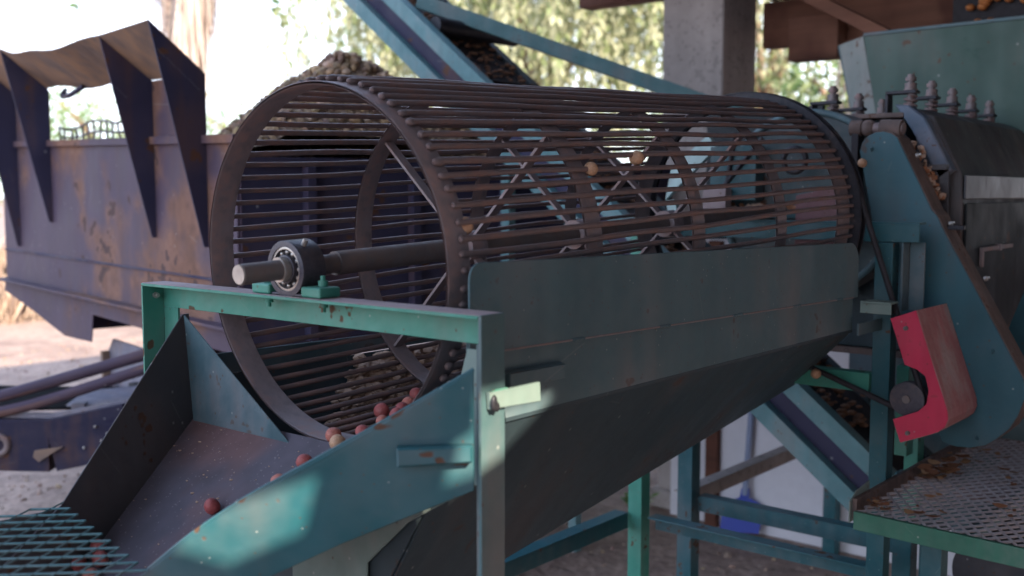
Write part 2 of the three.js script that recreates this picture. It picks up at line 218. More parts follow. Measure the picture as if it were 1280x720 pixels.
{ // tall dry grass behind the trailer, in the sun
  const r = rng(77), geos = [[], []];
  for (let i = 0; i < 5200; i++) {
    const t = r(), x = mix(2.2, 6.4, r()), z = -10.4 - 2.6 * r() - (x - 2.2) * 0.25, h = (0.25 + 0.75 * r()) * (0.6 + 0.5 * Math.sin(x * 2.1) * Math.sin(z * 3)), a = r() * 6.28, l = 0.15 + 0.5 * r(), w = 0.006;
    const g = new THREE.BufferGeometry(), dx = Math.cos(a), dz = Math.sin(a);
    const p = [x - dz * w, 0, z + dx * w, x + dz * w, 0, z - dx * w, x + dx * l * h * 0.4, h * 0.6, z + dz * l * h * 0.4, x + dx * l * h * 0.4, h * 0.6, z + dz * l * h * 0.4, x + dz * w, 0, z - dx * w, x + dx * l * h, h, z + dz * l * h];
    g.setAttribute('position', new THREE.Float32BufferAttribute(p, 3)); geos[t > 0.5 ? 1 : 0].push(g);
  }
  const o = thing('dry_grass', V(4, 0, -11), 'tall straw coloured dry grass lit by the sun beyond the trailer', 'grass', null, 'stuff');
  part('grass_blades', geos[0], M.straw, o); part('grass_blades', geos[1], M.straw2, o);
}
function leafCloud(list, mats, o, name) { // list of [x,y,z,size,dx,dy,dz] leaves
  const groups = mats.map(() => []); const r = rng(list.length);
  for (const [x, y, z, s, dx, dy, dz] of list) {
    const d = V(dx, dy, dz).normalize(), w = V(r() - 0.5, r() - 0.5, r() - 0.5).cross(d).normalize().multiplyScalar(s * 0.22);
    const a = V(x, y, z), b = a.clone().addScaledVector(d, s), m = a.clone().addScaledVector(d, s * 0.45);
    groups[Math.floor(r() * mats.length)].push(a.x, a.y, a.z, m.x + w.x, m.y + w.y, m.z + w.z, b.x, b.y, b.z, a.x, a.y, a.z, b.x, b.y, b.z, m.x - w.x, m.y - w.y, m.z - w.z);
  }
  groups.forEach((p, i) => { if (!p.length) return; const g = new THREE.BufferGeometry(); g.setAttribute('position', new THREE.Float32BufferAttribute(p, 3)); part(name, g, mats[i], o).userData.kind = 'stuff'; });
}
function limbs(o, base, top, spread, n, seed, r0) {
  const r = rng(seed), trunkTop = V(base.x + (r() - 0.5) * 0.6, top * 0.45, base.z + (r() - 0.5) * 0.6), ends = [];
  part('trunk', [tube([base.clone(), base.clone().lerp(trunkTop, 0.5).add(V(0.15 * (r() - 0.5), 0, 0.15)), trunkTop], r0, 10, 9)], M.bark, o);
  for (let i = 0; i < n; i++) { const a = i / n * 6.28 + r(), e = V(base.x + Math.cos(a) * spread * (0.4 + 0.6 * r()), top * (0.7 + 0.28 * r()), base.z + Math.sin(a) * spread * (0.4 + 0.6 * r())); ends.push(e); part('limb', [tube([trunkTop.clone().add(V(0, -0.15, 0)), trunkTop.clone().lerp(e, 0.5).add(V(0, 0.3, 0)), e], r0 * 0.35, 8, 6)], M.bark, o); }
  return ends;
}
function weepingTree(base, h, spread, nStr, seed, label, mats, lenMax, droop = 1, ls = 1) {
  const o = thing('weeping_tree', base, label, 'tree', 'trees behind the yard'), r = rng(seed), ends = limbs(o, base, h, spread * 0.8, 7, seed, 0.2), L = [];
  for (let i = 0; i < nStr; i++) {
    const e = ends[Math.floor(r() * ends.length)], a = r() * 6.28, q = Math.sqrt(r()) * spread * 0.55, s = V(e.x + Math.cos(a) * q, e.y + (r() - 0.4) * h * 0.22, e.z + Math.sin(a) * q), len = lenMax * (0.3 + 0.7 * r()), n = Math.floor(len / 0.055), ox = (r() - 0.5) * 0.3, oz = (r() - 0.5) * 0.3;
    for (let k = 0; k < n; k++) { const t = k / n, an = r() * 6.28; L.push([s.x + ox * t + (r() - 0.5) * 0.05, s.y - len * t, s.z + oz * t + (r() - 0.5) * 0.05, (0.10 + 0.08 * r()) * ls, Math.cos(an), -0.8 * droop - 0.7 * r(), Math.sin(an)]); }
  }
  leafCloud(L, mats, o, 'crown');
}
function bushyTree(base, h, spread, n, seed, label, mats, name = 'leafy_tree', cat = 'tree') {
  const o = thing(name, base, label, cat, 'trees behind the yard'), r = rng(seed), ends = limbs(o, base, h, spread, 6, seed, 0.12), L = [];
  for (let i = 0; i < n; i++) {
    const e = ends[Math.floor(r() * ends.length)], u = V(r() - 0.5, r() - 0.5, r() - 0.5).normalize().multiplyScalar(spread * 0.55 * Math.cbrt(r())); u.y *= 0.8;
    L.push([e.x + u.x, Math.max(0.15, e.y + u.y - 0.28 * h * r()), e.z + u.z, 0.10 + 0.10 * r(), r() - 0.5, r() - 0.6, r() - 0.5]);
  }
  leafCloud(L, mats, o, 'crown');
}
weepingTree(V(11.6, 0, -8.6), 6.4, 3.4, 900, 201, 'weeping yellow green tree with hanging strands just left of the concrete pillar', [M.leafA, M.leafC, M.leafC], 2.8, 1.6, 0.95);
weepingTree(V(14.8, 0, -6.6), 6.8, 3.2, 640, 203, 'weeping tree with pale hanging foliage seen directly behind the concrete pillar', [M.leafA, M.leafC, M.leafC], 3.0, 1.6, 0.75);
weepingTree(V(5.0, 0, -14.6), 7.4, 3.4, 260, 207, 'thin bare branched weeping tree hanging over the rusty trailer flap', [M.leafB, M.leafB, M.twig], 2.4, 2.2, 0.55);
bushyTree(V(13.4, 0, -4.4), 3.6, 1.3, 5200, 211, 'green bushy tree filling the gap right of the concrete pillar', [M.leafB, M.leafA], 'leafy_tree');
{ // palm with a skirt of dead fronds
  const b = V(7.35, 0, -11.3), o = thing('palm_tree', b, 'palm with reddish skirt of dead fronds rising behind the trailer corner', 'palm tree', 'trees behind the yard'), r = rng(221), A = [], B = [], G = [];
  part('trunk', [rod(b, V(7.2, 4.6, -11.3), 0.13, 14, 0.11)], M.palmTrunk = metal([0.30, 0.24, 0.21], [0.38, 0.31, 0.28], 0.1, 163, { tile: 0.8, rough: 0.9, me: 0, bump: 0.02 }), o);
  for (let i = 0; i < 1900; i++) { const a = r() * 6.28, y = 3.55 + 2.3 * r(), l = 0.4 + 0.9 * r(), ro = 0.13 + (y - 3.2) * 0.21 * r(), x = 7.2 + Math.cos(a) * ro, z = -11.3 + Math.sin(a) * ro, sp = 0.30 * r() * r(), p = [V(x, y, z), V(x + Math.cos(a) * sp * l, y - l, z + Math.sin(a) * sp * l)], w = 0.025; const g = new THREE.BufferGeometry(); g.setAttribute('position', new THREE.Float32BufferAttribute([p[0].x - w * Math.sin(a), p[0].y, p[0].z + w * Math.cos(a), p[0].x + w * Math.sin(a), p[0].y, p[0].z - w * Math.cos(a), p[1].x, p[1].y, p[1].z], 3)); (r() > 0.5 ? A : B).push(g); }
  part('frond_skirt', A, M.palmSkirt, o).userData.kind = 'stuff'; part('frond_skirt', B, M.palmSkirt2, o).userData.kind = 'stuff';
  for (let i = 0; i < 22; i++) { const a = i * 2.399, el = 0.9 - i * 0.05, L = 1.5; for (let k = 0; k < 26; k++) { const t = k / 26, x = 7.2 + Math.cos(a) * t * L, y = 5.4 + Math.sin(el) * t * L - t * t * 1.3, z = -11.3 + Math.sin(a) * t * L; for (const s of [-1, 1]) G.push([x, y, z, 0.45 * (1 - t * 0.6), Math.cos(a) * 0.6 - s * Math.sin(a), -0.35, Math.sin(a) * 0.6 + s * Math.cos(a)]); } }
  leafCloud(G, [M.leafB, M.leafA], o, 'green_fronds');
}
{ // dead palm fronds in the gap right of the pillar
  const b = V(12.6, 0, -4.1), o = thing('dry_palm', b, 'dry pinkish brown palm seen in the gap under the shed roof beam', 'palm tree', 'trees behind the yard'), r = rng(231), A = [], B = [];
  part('trunk', [rod(b, V(12.6, 3.0, -3.7), 0.11, 12, 0.08)], M.bark, o);
  for (let i = 0; i < 800; i++) { const a = r() * 6.28, y = 1.2 + 2.2 * r(), l = 0.4 + 0.8 * r(), ro = 0.1 + 0.75 * r(), x = 12.6 + Math.cos(a) * ro, z = -3.7 + Math.sin(a) * ro, w = 0.02; const g = new THREE.BufferGeometry(); g.setAttribute('position', new THREE.Float32BufferAttribute([x - w, y, z + w, x + w, y, z - w, x + 0.15 * Math.cos(a), y - l, z + 0.15 * Math.sin(a)], 3)); (r() > 0.5 ? A : B).push(g); }
  part('dead_fronds', A, M.palmSkirt, o).userData.kind = 'stuff'; part('dead_fronds', B, M.palmSkirt2, o).userData.kind = 'stuff';
}
[[9.5, -25, 2.6, 'left end of the far row, under the sagging flap'], [13.5, -24, 3.0, 'second of the far row, over the wire netting'], [17, -22.5, 2.7, 'third of the far row, right of the wire netting'], [20.5, -20, 3.3, 'behind the husk heap on its shaded side'], [23.5, -17, 3.2, 'seen between the conveyor and the husk heap'], [26, -13, 3.4, 'far behind the weeping tree'], [28, -9, 3.6, 'far behind the concrete pillar'], [29, -4, 3.4, 'far right of the pillar under the roof beam']].forEach(([x, z, h, where], i) => bushyTree(V(x, 0, z), h * 1.35, 2.6, 4200, 240 + i, 'low sunlit yellow green shrub ' + where, [M.leafA, M.leafB], 'shrub', 'shrub'));

// ------------------------------------------------------------------ shed: concrete pillar, roof beams, white wall; high roof and side wall beyond the frame
{
  const o = thing('concrete_pillar', V(3.24, 0, -1.13), 'square raw concrete pillar holding up the shed roof behind the drum', 'pillar');
  const g = box(3.20, 0, -1.33, 3.52, 2.75, -1.01, 0.012);
  part('shaft', g, M.concrete, o); part('plinth', box(3.17, 0, -1.36, 3.55, 0.10, -0.98, 0.02), M.concrete, o);
}
{
  const o = thing('low_wall', V(3.4, 0, 0.9), 'low white plastered wall running right from the concrete pillar behind the machine', 'wall');
  part('wall_body', [box(3.13, 0, -1.215, 3.192, 1.32, 3.6, 0.008)], M.plaster, o);
  part('coping', [box(3.115, 1.323, -1.22, 3.194, 1.36, 3.6, 0.008)], M.concrete, o);
  part('wall_pier', [box(3.09, 0, -1.008, 3.127, 1.31, -0.945, 0.006)], M.timber, o, 'dark brown upright strip on the white wall');
}
{
  const o = thing('lean_to_roof', V(3.2, 2.2, 0.6), 'low lean-to roof of rusty brown timber resting on the concrete pillar', 'roof');
  part('eave_beam', [box(3.58, 2.52, -2.1, 3.70, 2.70, 4, 0.006)], M.timber, o);
  part('roof_beam', [box(3.60, 2.215, -1.02, 3.68, 2.43, 4, 0.006)], M.timber, o);
  part('packing_block', [box(3.50, 2.13, -0.84, 3.597, 2.33, -0.60, 0.006)], M.timber, o);
  for (let i = 0; i < 8; i++) part('deck_plank', [box(2.3 + i * 0.165, 2.712 + (i % 2) * 0.003, -2.1, 2.455 + i * 0.165, 2.74, 4, 0.004)], M.timber, o);
  for (const z of [-0.35, 0.4, 1.15, 1.9]) part('rafter', [box(2.3, 2.56, z, 3.577, 2.709, z + 0.07, 0.005)], M.timber, o);
  part('diagonal_strut', [bar(V(3.3, 2.62, -1.08), V(3.2, 2.16, -0.26), 0.05, 0.05)], M.timber, o);
  part('back_board', [box(3.62, 2.44, -1.0, 3.66, 2.515, 4, 0.004)], M.timber, o);
}
{ // the tall shed that shades the yard: roof overhead, clad side wall with a broken joint that lets the sun through
  const o = thing('shed_roof', V(1, 4.3, 1), 'high corrugated shed roof over the sorting line', 'roof', null, 'structure');
  part('roof_sheet', [box(-3.6, 4.3, -1.3, 14, 4.36, 2.6, 0.004)], M.zinc, o);
  const w = thing('shed_wall', V(1, 0, 2.32), 'corrugated side wall of the shed beside the sorting line', 'wall', null, 'structure'), z0 = 2.30, z1 = 2.34;
  const pl = (pts) => plate(pts.map(([x, y]) => V(x, y, 2.32)), 0.02);
  part('lower_sheet', [box(-4.5, 0.50, z0, 14, 2.30, z1)], M.zinc, w); part('upper_sheet', [box(-4.5, 2.52, z0, 14, 4.295, z1)], M.zinc, w);
  for (let x = -4.4; x < 14; x += 2.3) part('wall_post', [box(x, 0, z1 + 0.002, x + 0.1, 4.29, z1 + 0.1)], M.timber, w);
  part('joint_sheet', [pl([[-4.5, 2.301], [-1.10, 2.301], [-1.104, 2.405], [-1.18, 2.470], [-1.16, 2.506], [-1.16, 2.519], [-4.5, 2.519]]), pl([[-1.099, 2.301], [-0.826, 2.301], [-0.830, 2.372], [-0.818, 2.428], [-0.789, 2.434], [-0.785, 2.519], [-1.159, 2.519], [-1.159, 2.506], [-0.985, 2.474], [-1.006, 2.398], [-1.099, 2.404]]), pl([[-0.825, 2.301], [14, 2.301], [14, 2.519], [-0.784, 2.519], [-0.782, 2.482], [-0.51, 2.488], [-0.644, 2.405], [-0.726, 2.376], [-0.783, 2.361], [-0.825, 2.368]])], M.zinc, w);
}

// ------------------------------------------------------------------ the rotating sorting drum
const TILT = 0.0424, AX = V(Math.cos(TILT), Math.sin(TILT), 0), UP = V(-Math.sin(TILT), Math.cos(TILT), 0), ZZ = V(0, 0, 1), O = V(0, 1.4, 0);
const onDrum = (s, r, phi) => O.clone().addScaledVector(AX, s).addScaledVector(UP, r * Math.cos(phi)).addScaledVector(ZZ, r * Math.sin(phi)); // phi 0 top, 90 degrees towards the guard
{
  const o = thing('sorting_drum', O, 'large cage drum of brown steel rods with hoops and a central shaft', 'drum sieve');
  const basis = new THREE.Matrix4().makeBasis(AX, UP, ZZ);
  const ring = (s, w, r0, r1) => { // rolled flat bar: lathe about the drum axis
    const b = 0.0012, pts = [[r0, 0], [r1 - b, 0], [r1, b], [r1, w - b], [r1 - b, w], [r0 + b, w], [r0, w - b], [r0, b], [r0 + b, 0]].map(([x, y]) => new THREE.Vector2(x, y));
    return new THREE.LatheGeometry(pts.slice(1), 120).rotateZ(-Math.PI / 2).translate(s, 0, 0).applyMatrix4(basis).translate(O.x, O.y, O.z);
  };
  for (const [s, w] of [[0, 0.05], [0.355, 0.045], [0.715, 0.045], [1.085, 0.045], [1.42, 0.07]]) part('hoop', [ring(s, w, 0.297, 0.303)], M.hoop, o);
  part('belt_rim', [ring(1.497, 0.004, 0.30, 0.33), ring(1.502, 0.022, 0.303, 0.3135), ring(1.525, 0.004, 0.30, 0.33)], M.dark, o);
  const N = 76, r = rng(301), vars = [];
  for (let k = 0; k < 9; k++) { // a few slightly different rods, each a little bent, with a blob of weld at its front end
    const pts = []; for (let i = 0; i <= 6; i++) pts.push(V(0.028 + 1.465 * i / 6, 0.3085 + (i % 6 ? (r() - 0.5) * 0.005 : 0), i % 6 ? (r() - 0.5) * 0.008 : 0));
    vars.push(mergeGeometries([boxUV(new THREE.TubeGeometry(new THREE.CatmullRomCurve3(pts), 18, 0.0049 + 0.0005 * r(), 8)), boxUV(new THREE.SphereGeometry(0.0062 + 0.0015 * r(), 8, 6).scale(1.0 + r(), 0.85, 1).translate(0.029 + 0.004 * r(), 0.3075, 0.002 * (r() - 0.5)))]));
  }
  for (let i = 0; i < N; i++) { const m = new THREE.Mesh(vars[Math.floor(r() * 9)], M.rod); m.name = 'rod'; m.castShadow = m.receiveShadow = true; m.matrix.copy(basis.clone().multiply(new THREE.Matrix4().makeRotationX(i / N * Math.PI * 2 + (r() - 0.5) * 0.014))); m.matrix.decompose(m.position, m.quaternion, m.scale); o.add(m); }
  for (const s of [0.378, 0.738, 1.108]) {
    part('hub', [rod(onDrum(s - 0.022, 0, 0), onDrum(s + 0.022, 0, 0), 0.032, 20)], M.hoop, o);
    for (let k = 0; k < 4; k++) { const ph = Math.PI / 4 + k * Math.PI / 2 + 0.03 * Math.sin(s * 9); part('spoke', [bar(onDrum(s, 0.03, ph), onDrum(s, 0.2965, ph), 0.022, 0.006, V().crossVectors(AX, onDrum(0, 1, ph).sub(O)).normalize(), 0.001)], M.hoop, o); }
  }
  part('shaft', [rod(onDrum(-0.152, 0, 0), onDrum(0.04, 0, 0), 0.0165, 24), rod(onDrum(1.44, 0, 0), onDrum(1.66, 0, 0), 0.0165, 20), rod(onDrum(0.0405, 0, 0), onDrum(1.4395, 0, 0), 0.0205, 24)], M.shaft, o);
  part('shaft_end', [rod(onDrum(-0.1545, 0, 0), onDrum(-0.1522, 0, 0), 0.0152, 24)], M.steel, o, 'bright sawn end of the shaft');
  part('shaft_collar', [rod(onDrum(-0.078, 0, 0), onDrum(-0.066, 0, 0), 0.0205, 24)], M.steel, o);
}

// ------------------------------------------------------------------ machine frame
const frameO = thing('machine_frame', V(-0.02, 0, 0), 'green welded angle iron frame carrying the sorting drum', 'frame');
{
  const yT = 1.3525, zr = 0.4296, zl = -0.4227, xF = -0.0698, h = 0.047, t = 0.005;
  part('front_beam', angleBar(V(xF + 0.05, yT, zl), V(xF + 0.05, yT, zr - 0.0065), 0.05, h, t, V(0, 1, 0), -1), M.green, frameO);
  part('beam_dust', [box(xF + 0.001, yT + 0.0002, zl + 0.003, xF + 0.049, yT + 0.0012, zr - 0.004, 0.0004)], M.dusty, frameO, 'pinkish dust lying along the top of the front beam');
  part('front_post', [box(xF, 0.006, zr - 0.006, xF + 0.05, yT + 0.001, zr, 0.001), box(xF + 0.045, 0.006, zr - 0.05, xF + 0.05, yT - h - 0.001, zr - 0.0063, 0.001)], M.post, frameO);
  part('front_post', [box(xF, 0.006, zl, xF + 0.0445, yT - 0.0055, zl + 0.005, 0.001), box(xF + 0.0449, 0.006, zl + 0.0003, xF + 0.0499, yT - h - 0.0005, zl + 0.05, 0.001)], M.green, frameO);
  part('bolt', boltNut(V(xF + 0.026, yT - 0.024, zl + 0.005), V(0, 0, 1), 0.006), M.steel, frameO);
  const rail = (a, b, up = V(0, 1, 0), sx = 1) => part('rail', angleBar(a, b, 0.05, 0.05, t, up, sx), M.teal, frameO);
  rail(V(-0.018, 0.52, -0.435), V(1.60, 0.52, -0.435), V(0, 1, 0), 1);
  rail(V(-0.018, 0.52, 0.42), V(1.55, 0.52, 0.42), V(0, 1, 0), -1);
  rail(V(1.66, 0.515, -0.37), V(1.66, 0.515, 0.36), V(0, 1, 0), -1);
  part('rear_post', [box(1.605, 0, -0.44, 1.655, 1.395, -0.39)], M.green, frameO);
  part('rear_post', [box(1.555, 0, 0.345, 1.60, 1.395, 0.392)], M.teal, frameO);
  part('rear_beam', angleBar(V(1.56, 1.447, -0.44), V(1.56, 1.447, 0.455), 0.05, 0.05, t, V(0, 1, 0), 1), M.teal, frameO);
  part('beam_end_angle', [box(1.562, 1.22, 0.41, 1.61, 1.395, 0.416, 0.001), box(1.605, 1.22, 0.417, 1.611, 1.395, 0.455, 0.001)], M.sheetBlue, frameO);
  part('hopper_bracket', angleBar(V(1.45, 1.252, 0.352), V(1.45, 1.252, 0.43), 0.05, 0.03, t, V(0, 1, 0), 1), M.pale, frameO);
  part('rear_rail', [box(1.40, 1.17, 0.365, 1.554, 1.20, 0.37, 0.001)], M.deep, frameO);
  part('belt_rail', [bar(V(1.56, 1.03, -0.42), V(1.56, 1.03, 0.345), 0.04, 0.05)], M.green, frameO);
  // flat tab welded across the post, lit by the sun
  const tab = part('tab', [plate([[-0.062, 1.247, 0.4345], [0.049, 1.247, 0.4345], [0.051, 1.2185, 0.4345], [-0.060, 1.2235, 0.4345]], 0.008)], M.pale, frameO, 'pale flat tab welded across the front post');
  part('weld_blob', [new THREE.IcosahedronGeometry(0.008, 1).scale(0.8, 1.5, 0.5).translate(-0.056, 1.232, 0.4405), new THREE.IcosahedronGeometry(0.006, 1).scale(0.9, 1.2, 0.5).translate(-0.050, 1.226, 0.4405)], M.dark, tab);
}
part('weld', [...bead(V(-0.021, 1.305, 0.4205), V(-0.021, 1.345, 0.4205), 0.003, 1), ...bead(V(-0.066, 1.3045, 0.424), V(-0.03, 1.3045, 0.424), 0.0022, 2), ...bead(V(-0.0215, 1.3055, -0.375), V(-0.0215, 1.3055, -0.41), 0.0028, 3), ...bead(V(-0.05, 1.247, 0.4345), V(-0.022, 1.247, 0.4345), 0.0025, 4)], M.green, frameO);
{ // pillow block on the front beam
  const s = -0.045, c = onDrum(s, 0, 0), o = thing('pillow_bearing', V(c.x, 1.3537, 0), 'dark grey shaft bearing with open ball race bolted on the front beam', 'bearing');
  const ringAt = (s0, s1, r0, r1, seg = 48) => new THREE.LatheGeometry([[r0, s0], [r1, s0], [r1 + 0.001, s0 + 0.001], [r1 + 0.001, s1], [r0, s1], [r0, s0]].map(([x, y]) => new THREE.Vector2(x, y)), seg).rotateZ(-Math.PI / 2).applyMatrix4(new THREE.Matrix4().makeBasis(AX, UP, ZZ)).translate(O.x, O.y, O.z);
  const h = part('housing', [ringAt(-0.064, -0.018, 0.0365, 0.0455), plate([[-0.041, 1.3555, -0.040], [-0.041, 1.3555, 0.040], [-0.041, 1.392, 0.044], [-0.041, 1.375, 0.046], [-0.041, 1.356, 0.05]].slice(0, 3).concat([[-0.041, 1.392, -0.044]]), 0.03)].slice(0, 1), M.bearing, o);
  part('outer_race', [ringAt(-0.0625, -0.025, 0.0325, 0.0364)], M.steel, o); part('inner_race', [ringAt(-0.065, -0.03, 0.0167, 0.0225)], M.bearing, o);
  part('cage', [ringAt(-0.056, -0.03, 0.0228, 0.0322)], M.dark, o);
  const balls = []; for (let i = 0; i < 12; i++) { const b = onDrum(-0.0565, 0.0275, i / 12 * 6.283); balls.push(new THREE.SphereGeometry(0.0043, 10, 8).translate(b.x, b.y, b.z)); }
  balls.forEach((b) => part('ball', [b], M.steel, o));
  part('grease_nipple', [rod(onDrum(-0.045, 0.045, 0.6), onDrum(-0.045, 0.058, 0.6), 0.0045, 8)], M.steel, o);
  for (const sg of [-1, 1]) {
    const f = part('foot', [box(-0.066, 1.3542, sg * 0.040, -0.022, 1.3715, sg * 0.088, 0.004)], M.green, o);
    const b = V(-0.044, 1.372, sg * 0.07); part('bolt', boltNut(b, V(0, 1, 0), 0.0085), M.green, f);
    part('bolt', boltNut(V(-0.044, 1.3465, sg * 0.07), V(0, -1, 0), 0.008), M.green, f);
  }
  part('foot_web', [box(-0.062, 1.3542, -0.0398, -0.024, 1.3585, 0.0398, 0.002)], M.bearing, o);
}

// ------------------------------------------------------------------ hopper under the drum
const hopper = thing('drum_hopper', V(0.7, 0.75, 0), 'dark teal sheet steel hopper under the drum with a tall side guard', 'hopper');
{
  const z = 0.345, yb = (x) => 0.775 + 0.13 * x;
  const corner = (x0, x1, y0, y1, r) => { const p = [[x0, y0], [x1, y0]]; for (let i = 0; i <= 6; i++) { const a = i / 6 * Math.PI / 2; p.push([x1 - r + r * Math.cos(a), y1 - r + r * Math.sin(a)]); } for (let i = 0; i <= 6; i++) { const a = Math.PI / 2 + i / 6 * Math.PI / 2; p.push([x0 + r * 0.5 + r * 0.5 * Math.cos(a), y1 - r * 0.5 + r * 0.5 * Math.sin(a)]); } return p; };
  part('side_guard', [plate(corner(-0.002, 1.447, 1.281, 1.4185, 0.05).map(([x, y]) => V(x, y - 0.014 * x, z)), 0.004)], M.deep, hopper);
  part('side_plate', [plate([[0.0, 1.172, z - 0.006], [1.43, 1.178, z - 0.006], [1.43, 1.275, z - 0.006], [0.0, 1.31, z - 0.006]], 0.004)], M.deep, hopper, 'grimy lower side sheet lapped under the guard');
  part('lap_seam', [bar(V(0.0, 1.283, z + 0.0005), V(1.42, 1.262, z + 0.0005), 0.006, 0.003)], M.hoop, hopper);
  part('lower_sheet', [sheet(along(V(0, 1.171, z - 0.007), V(1.43, 1.177, z - 0.007), 10), along(V(0, yb(0), 0.10), V(1.62, yb(1.62), 0.10), 10), 0.003)], M.under, hopper);
  part('bottom_sheet', [plate([[0.0, yb(0), 0.098], [1.62, yb(1.62), 0.098], [1.62, yb(1.62), -0.10], [0.0, yb(0), -0.10]], 0.003)], M.under, hopper);
  part('lower_sheet', [sheet(along(V(0, 1.171, -z + 0.007), V(1.43, 1.177, -z + 0.007), 10), along(V(0, yb(0), -0.102), V(1.62, yb(1.62), -0.102), 10), 0.003)], M.under, hopper);
  part('fold_seam', [bar(V(0.0, 1.171, z - 0.0055), V(1.43, 1.177, z - 0.0055), 0.004, 0.008)], M.under, hopper);
  part('side_plate', [plate([[0.0, 1.172, -z], [1.43, 1.178, -z], [1.43, 1.20, -z], [0.0, 1.215, -z]], 0.004)], M.deep, hopper);
  part('rear_plate', [plate([[1.44, 1.178, z - 0.01], [1.44, 1.178, -z + 0.01], [1.58, yb(1.6) + 0.05, -0.10], [1.58, yb(1.6) + 0.05, 0.10]], 0.004)], M.under, hopper);
  part('stiffener_bar', [plate([[0.081, 1.246, z + 0.004], [0.22, 1.244, z + 0.004], [0.22, 1.221, z + 0.004], [0.081, 1.221, z + 0.004]], 0.012)], M.deep, hopper, 'short flat bar welded on the side sheet');
  part('weld', [...bead(V(0.081, 1.246, z + 0.001), V(0.22, 1.244, z + 0.001), 0.0028, 11), ...bead(V(0.22, 1.243, z + 0.001), V(0.22, 1.222, z + 0.001), 0.0028, 12)], M.deep, hopper);
  for (const [x, l] of [[0.25, 0.03], [0.52, 0.03], [0.80, 0.035], [1.08, 0.03], [1.32, 0.03]]) part('tack_weld', bead(V(x, 1.283 - 0.0148 * x, z + 0.002), V(x + l, 1.283 - 0.0148 * (x + l), z + 0.002), 0.0035, 20 + Math.round(x * 100)), M.deep, hopper);
  part('front_plate', [plate([[-0.012, 1.241, 0.335], [-0.012, 1.295, 0.352], [-0.012, 1.295, 0.378], [-0.012, 1.10, 0.378], [-0.012, 1.01, 0.225], [-0.012, 0.925, 0.132], [-0.012, 0.74, 0.128], [-0.012, 0.74, -0.06], [-0.012, 1.06, -0.06], [-0.012, 1.06, 0.13]], 0.004)], M.pale, hopper, 'pale green front end plate of the hopper');
  part('end_plate', [plate([[-0.003, 1.165, 0.335], [-0.003, 0.78, 0.097], [-0.003, 0.78, -0.097], [-0.003, 1.06, -0.27], [-0.003, 1.06, 0.28]], 0.003)], M.under, hopper, 'dark inner end sheet of the hopper');
}

{ // broken husk and soil fallen through the rods
  const o = thing('fallen_husk', V(0.5, 0.9, 0), 'brown husk and soil lying in the hopper under the drum rods', 'husk', null, 'stuff'), r = rng(701), A = [], B = [];
  const on = (x, t, d) => V(x, mix(1.173, 0.775 + 0.13 * x, t), mix(-0.338, -0.102, t)).add(V(0, 0.53 * d, 0.85 * d)); // on the far lower sheet
  for (let i = 0; i < 3200; i++) { const x = 0.18 + 0.62 * r(), t = 0.04 + 0.42 * r(), q = 0.006 + 0.010 * r(), p = on(x, t, 0.012 + 0.014 * r()); if (x + t * 0.5 < 0.38 + 0.1 * r()) continue; (r() > 0.4 ? A : B).push(new THREE.IcosahedronGeometry(q, 0).scale(1, 0.7, 1.2).rotateY(r() * 6).translate(p.x, p.y, p.z)); }
  part('husk_bits', A, M.soil2, o); part('husk_bits', B, M.soil, o);
}
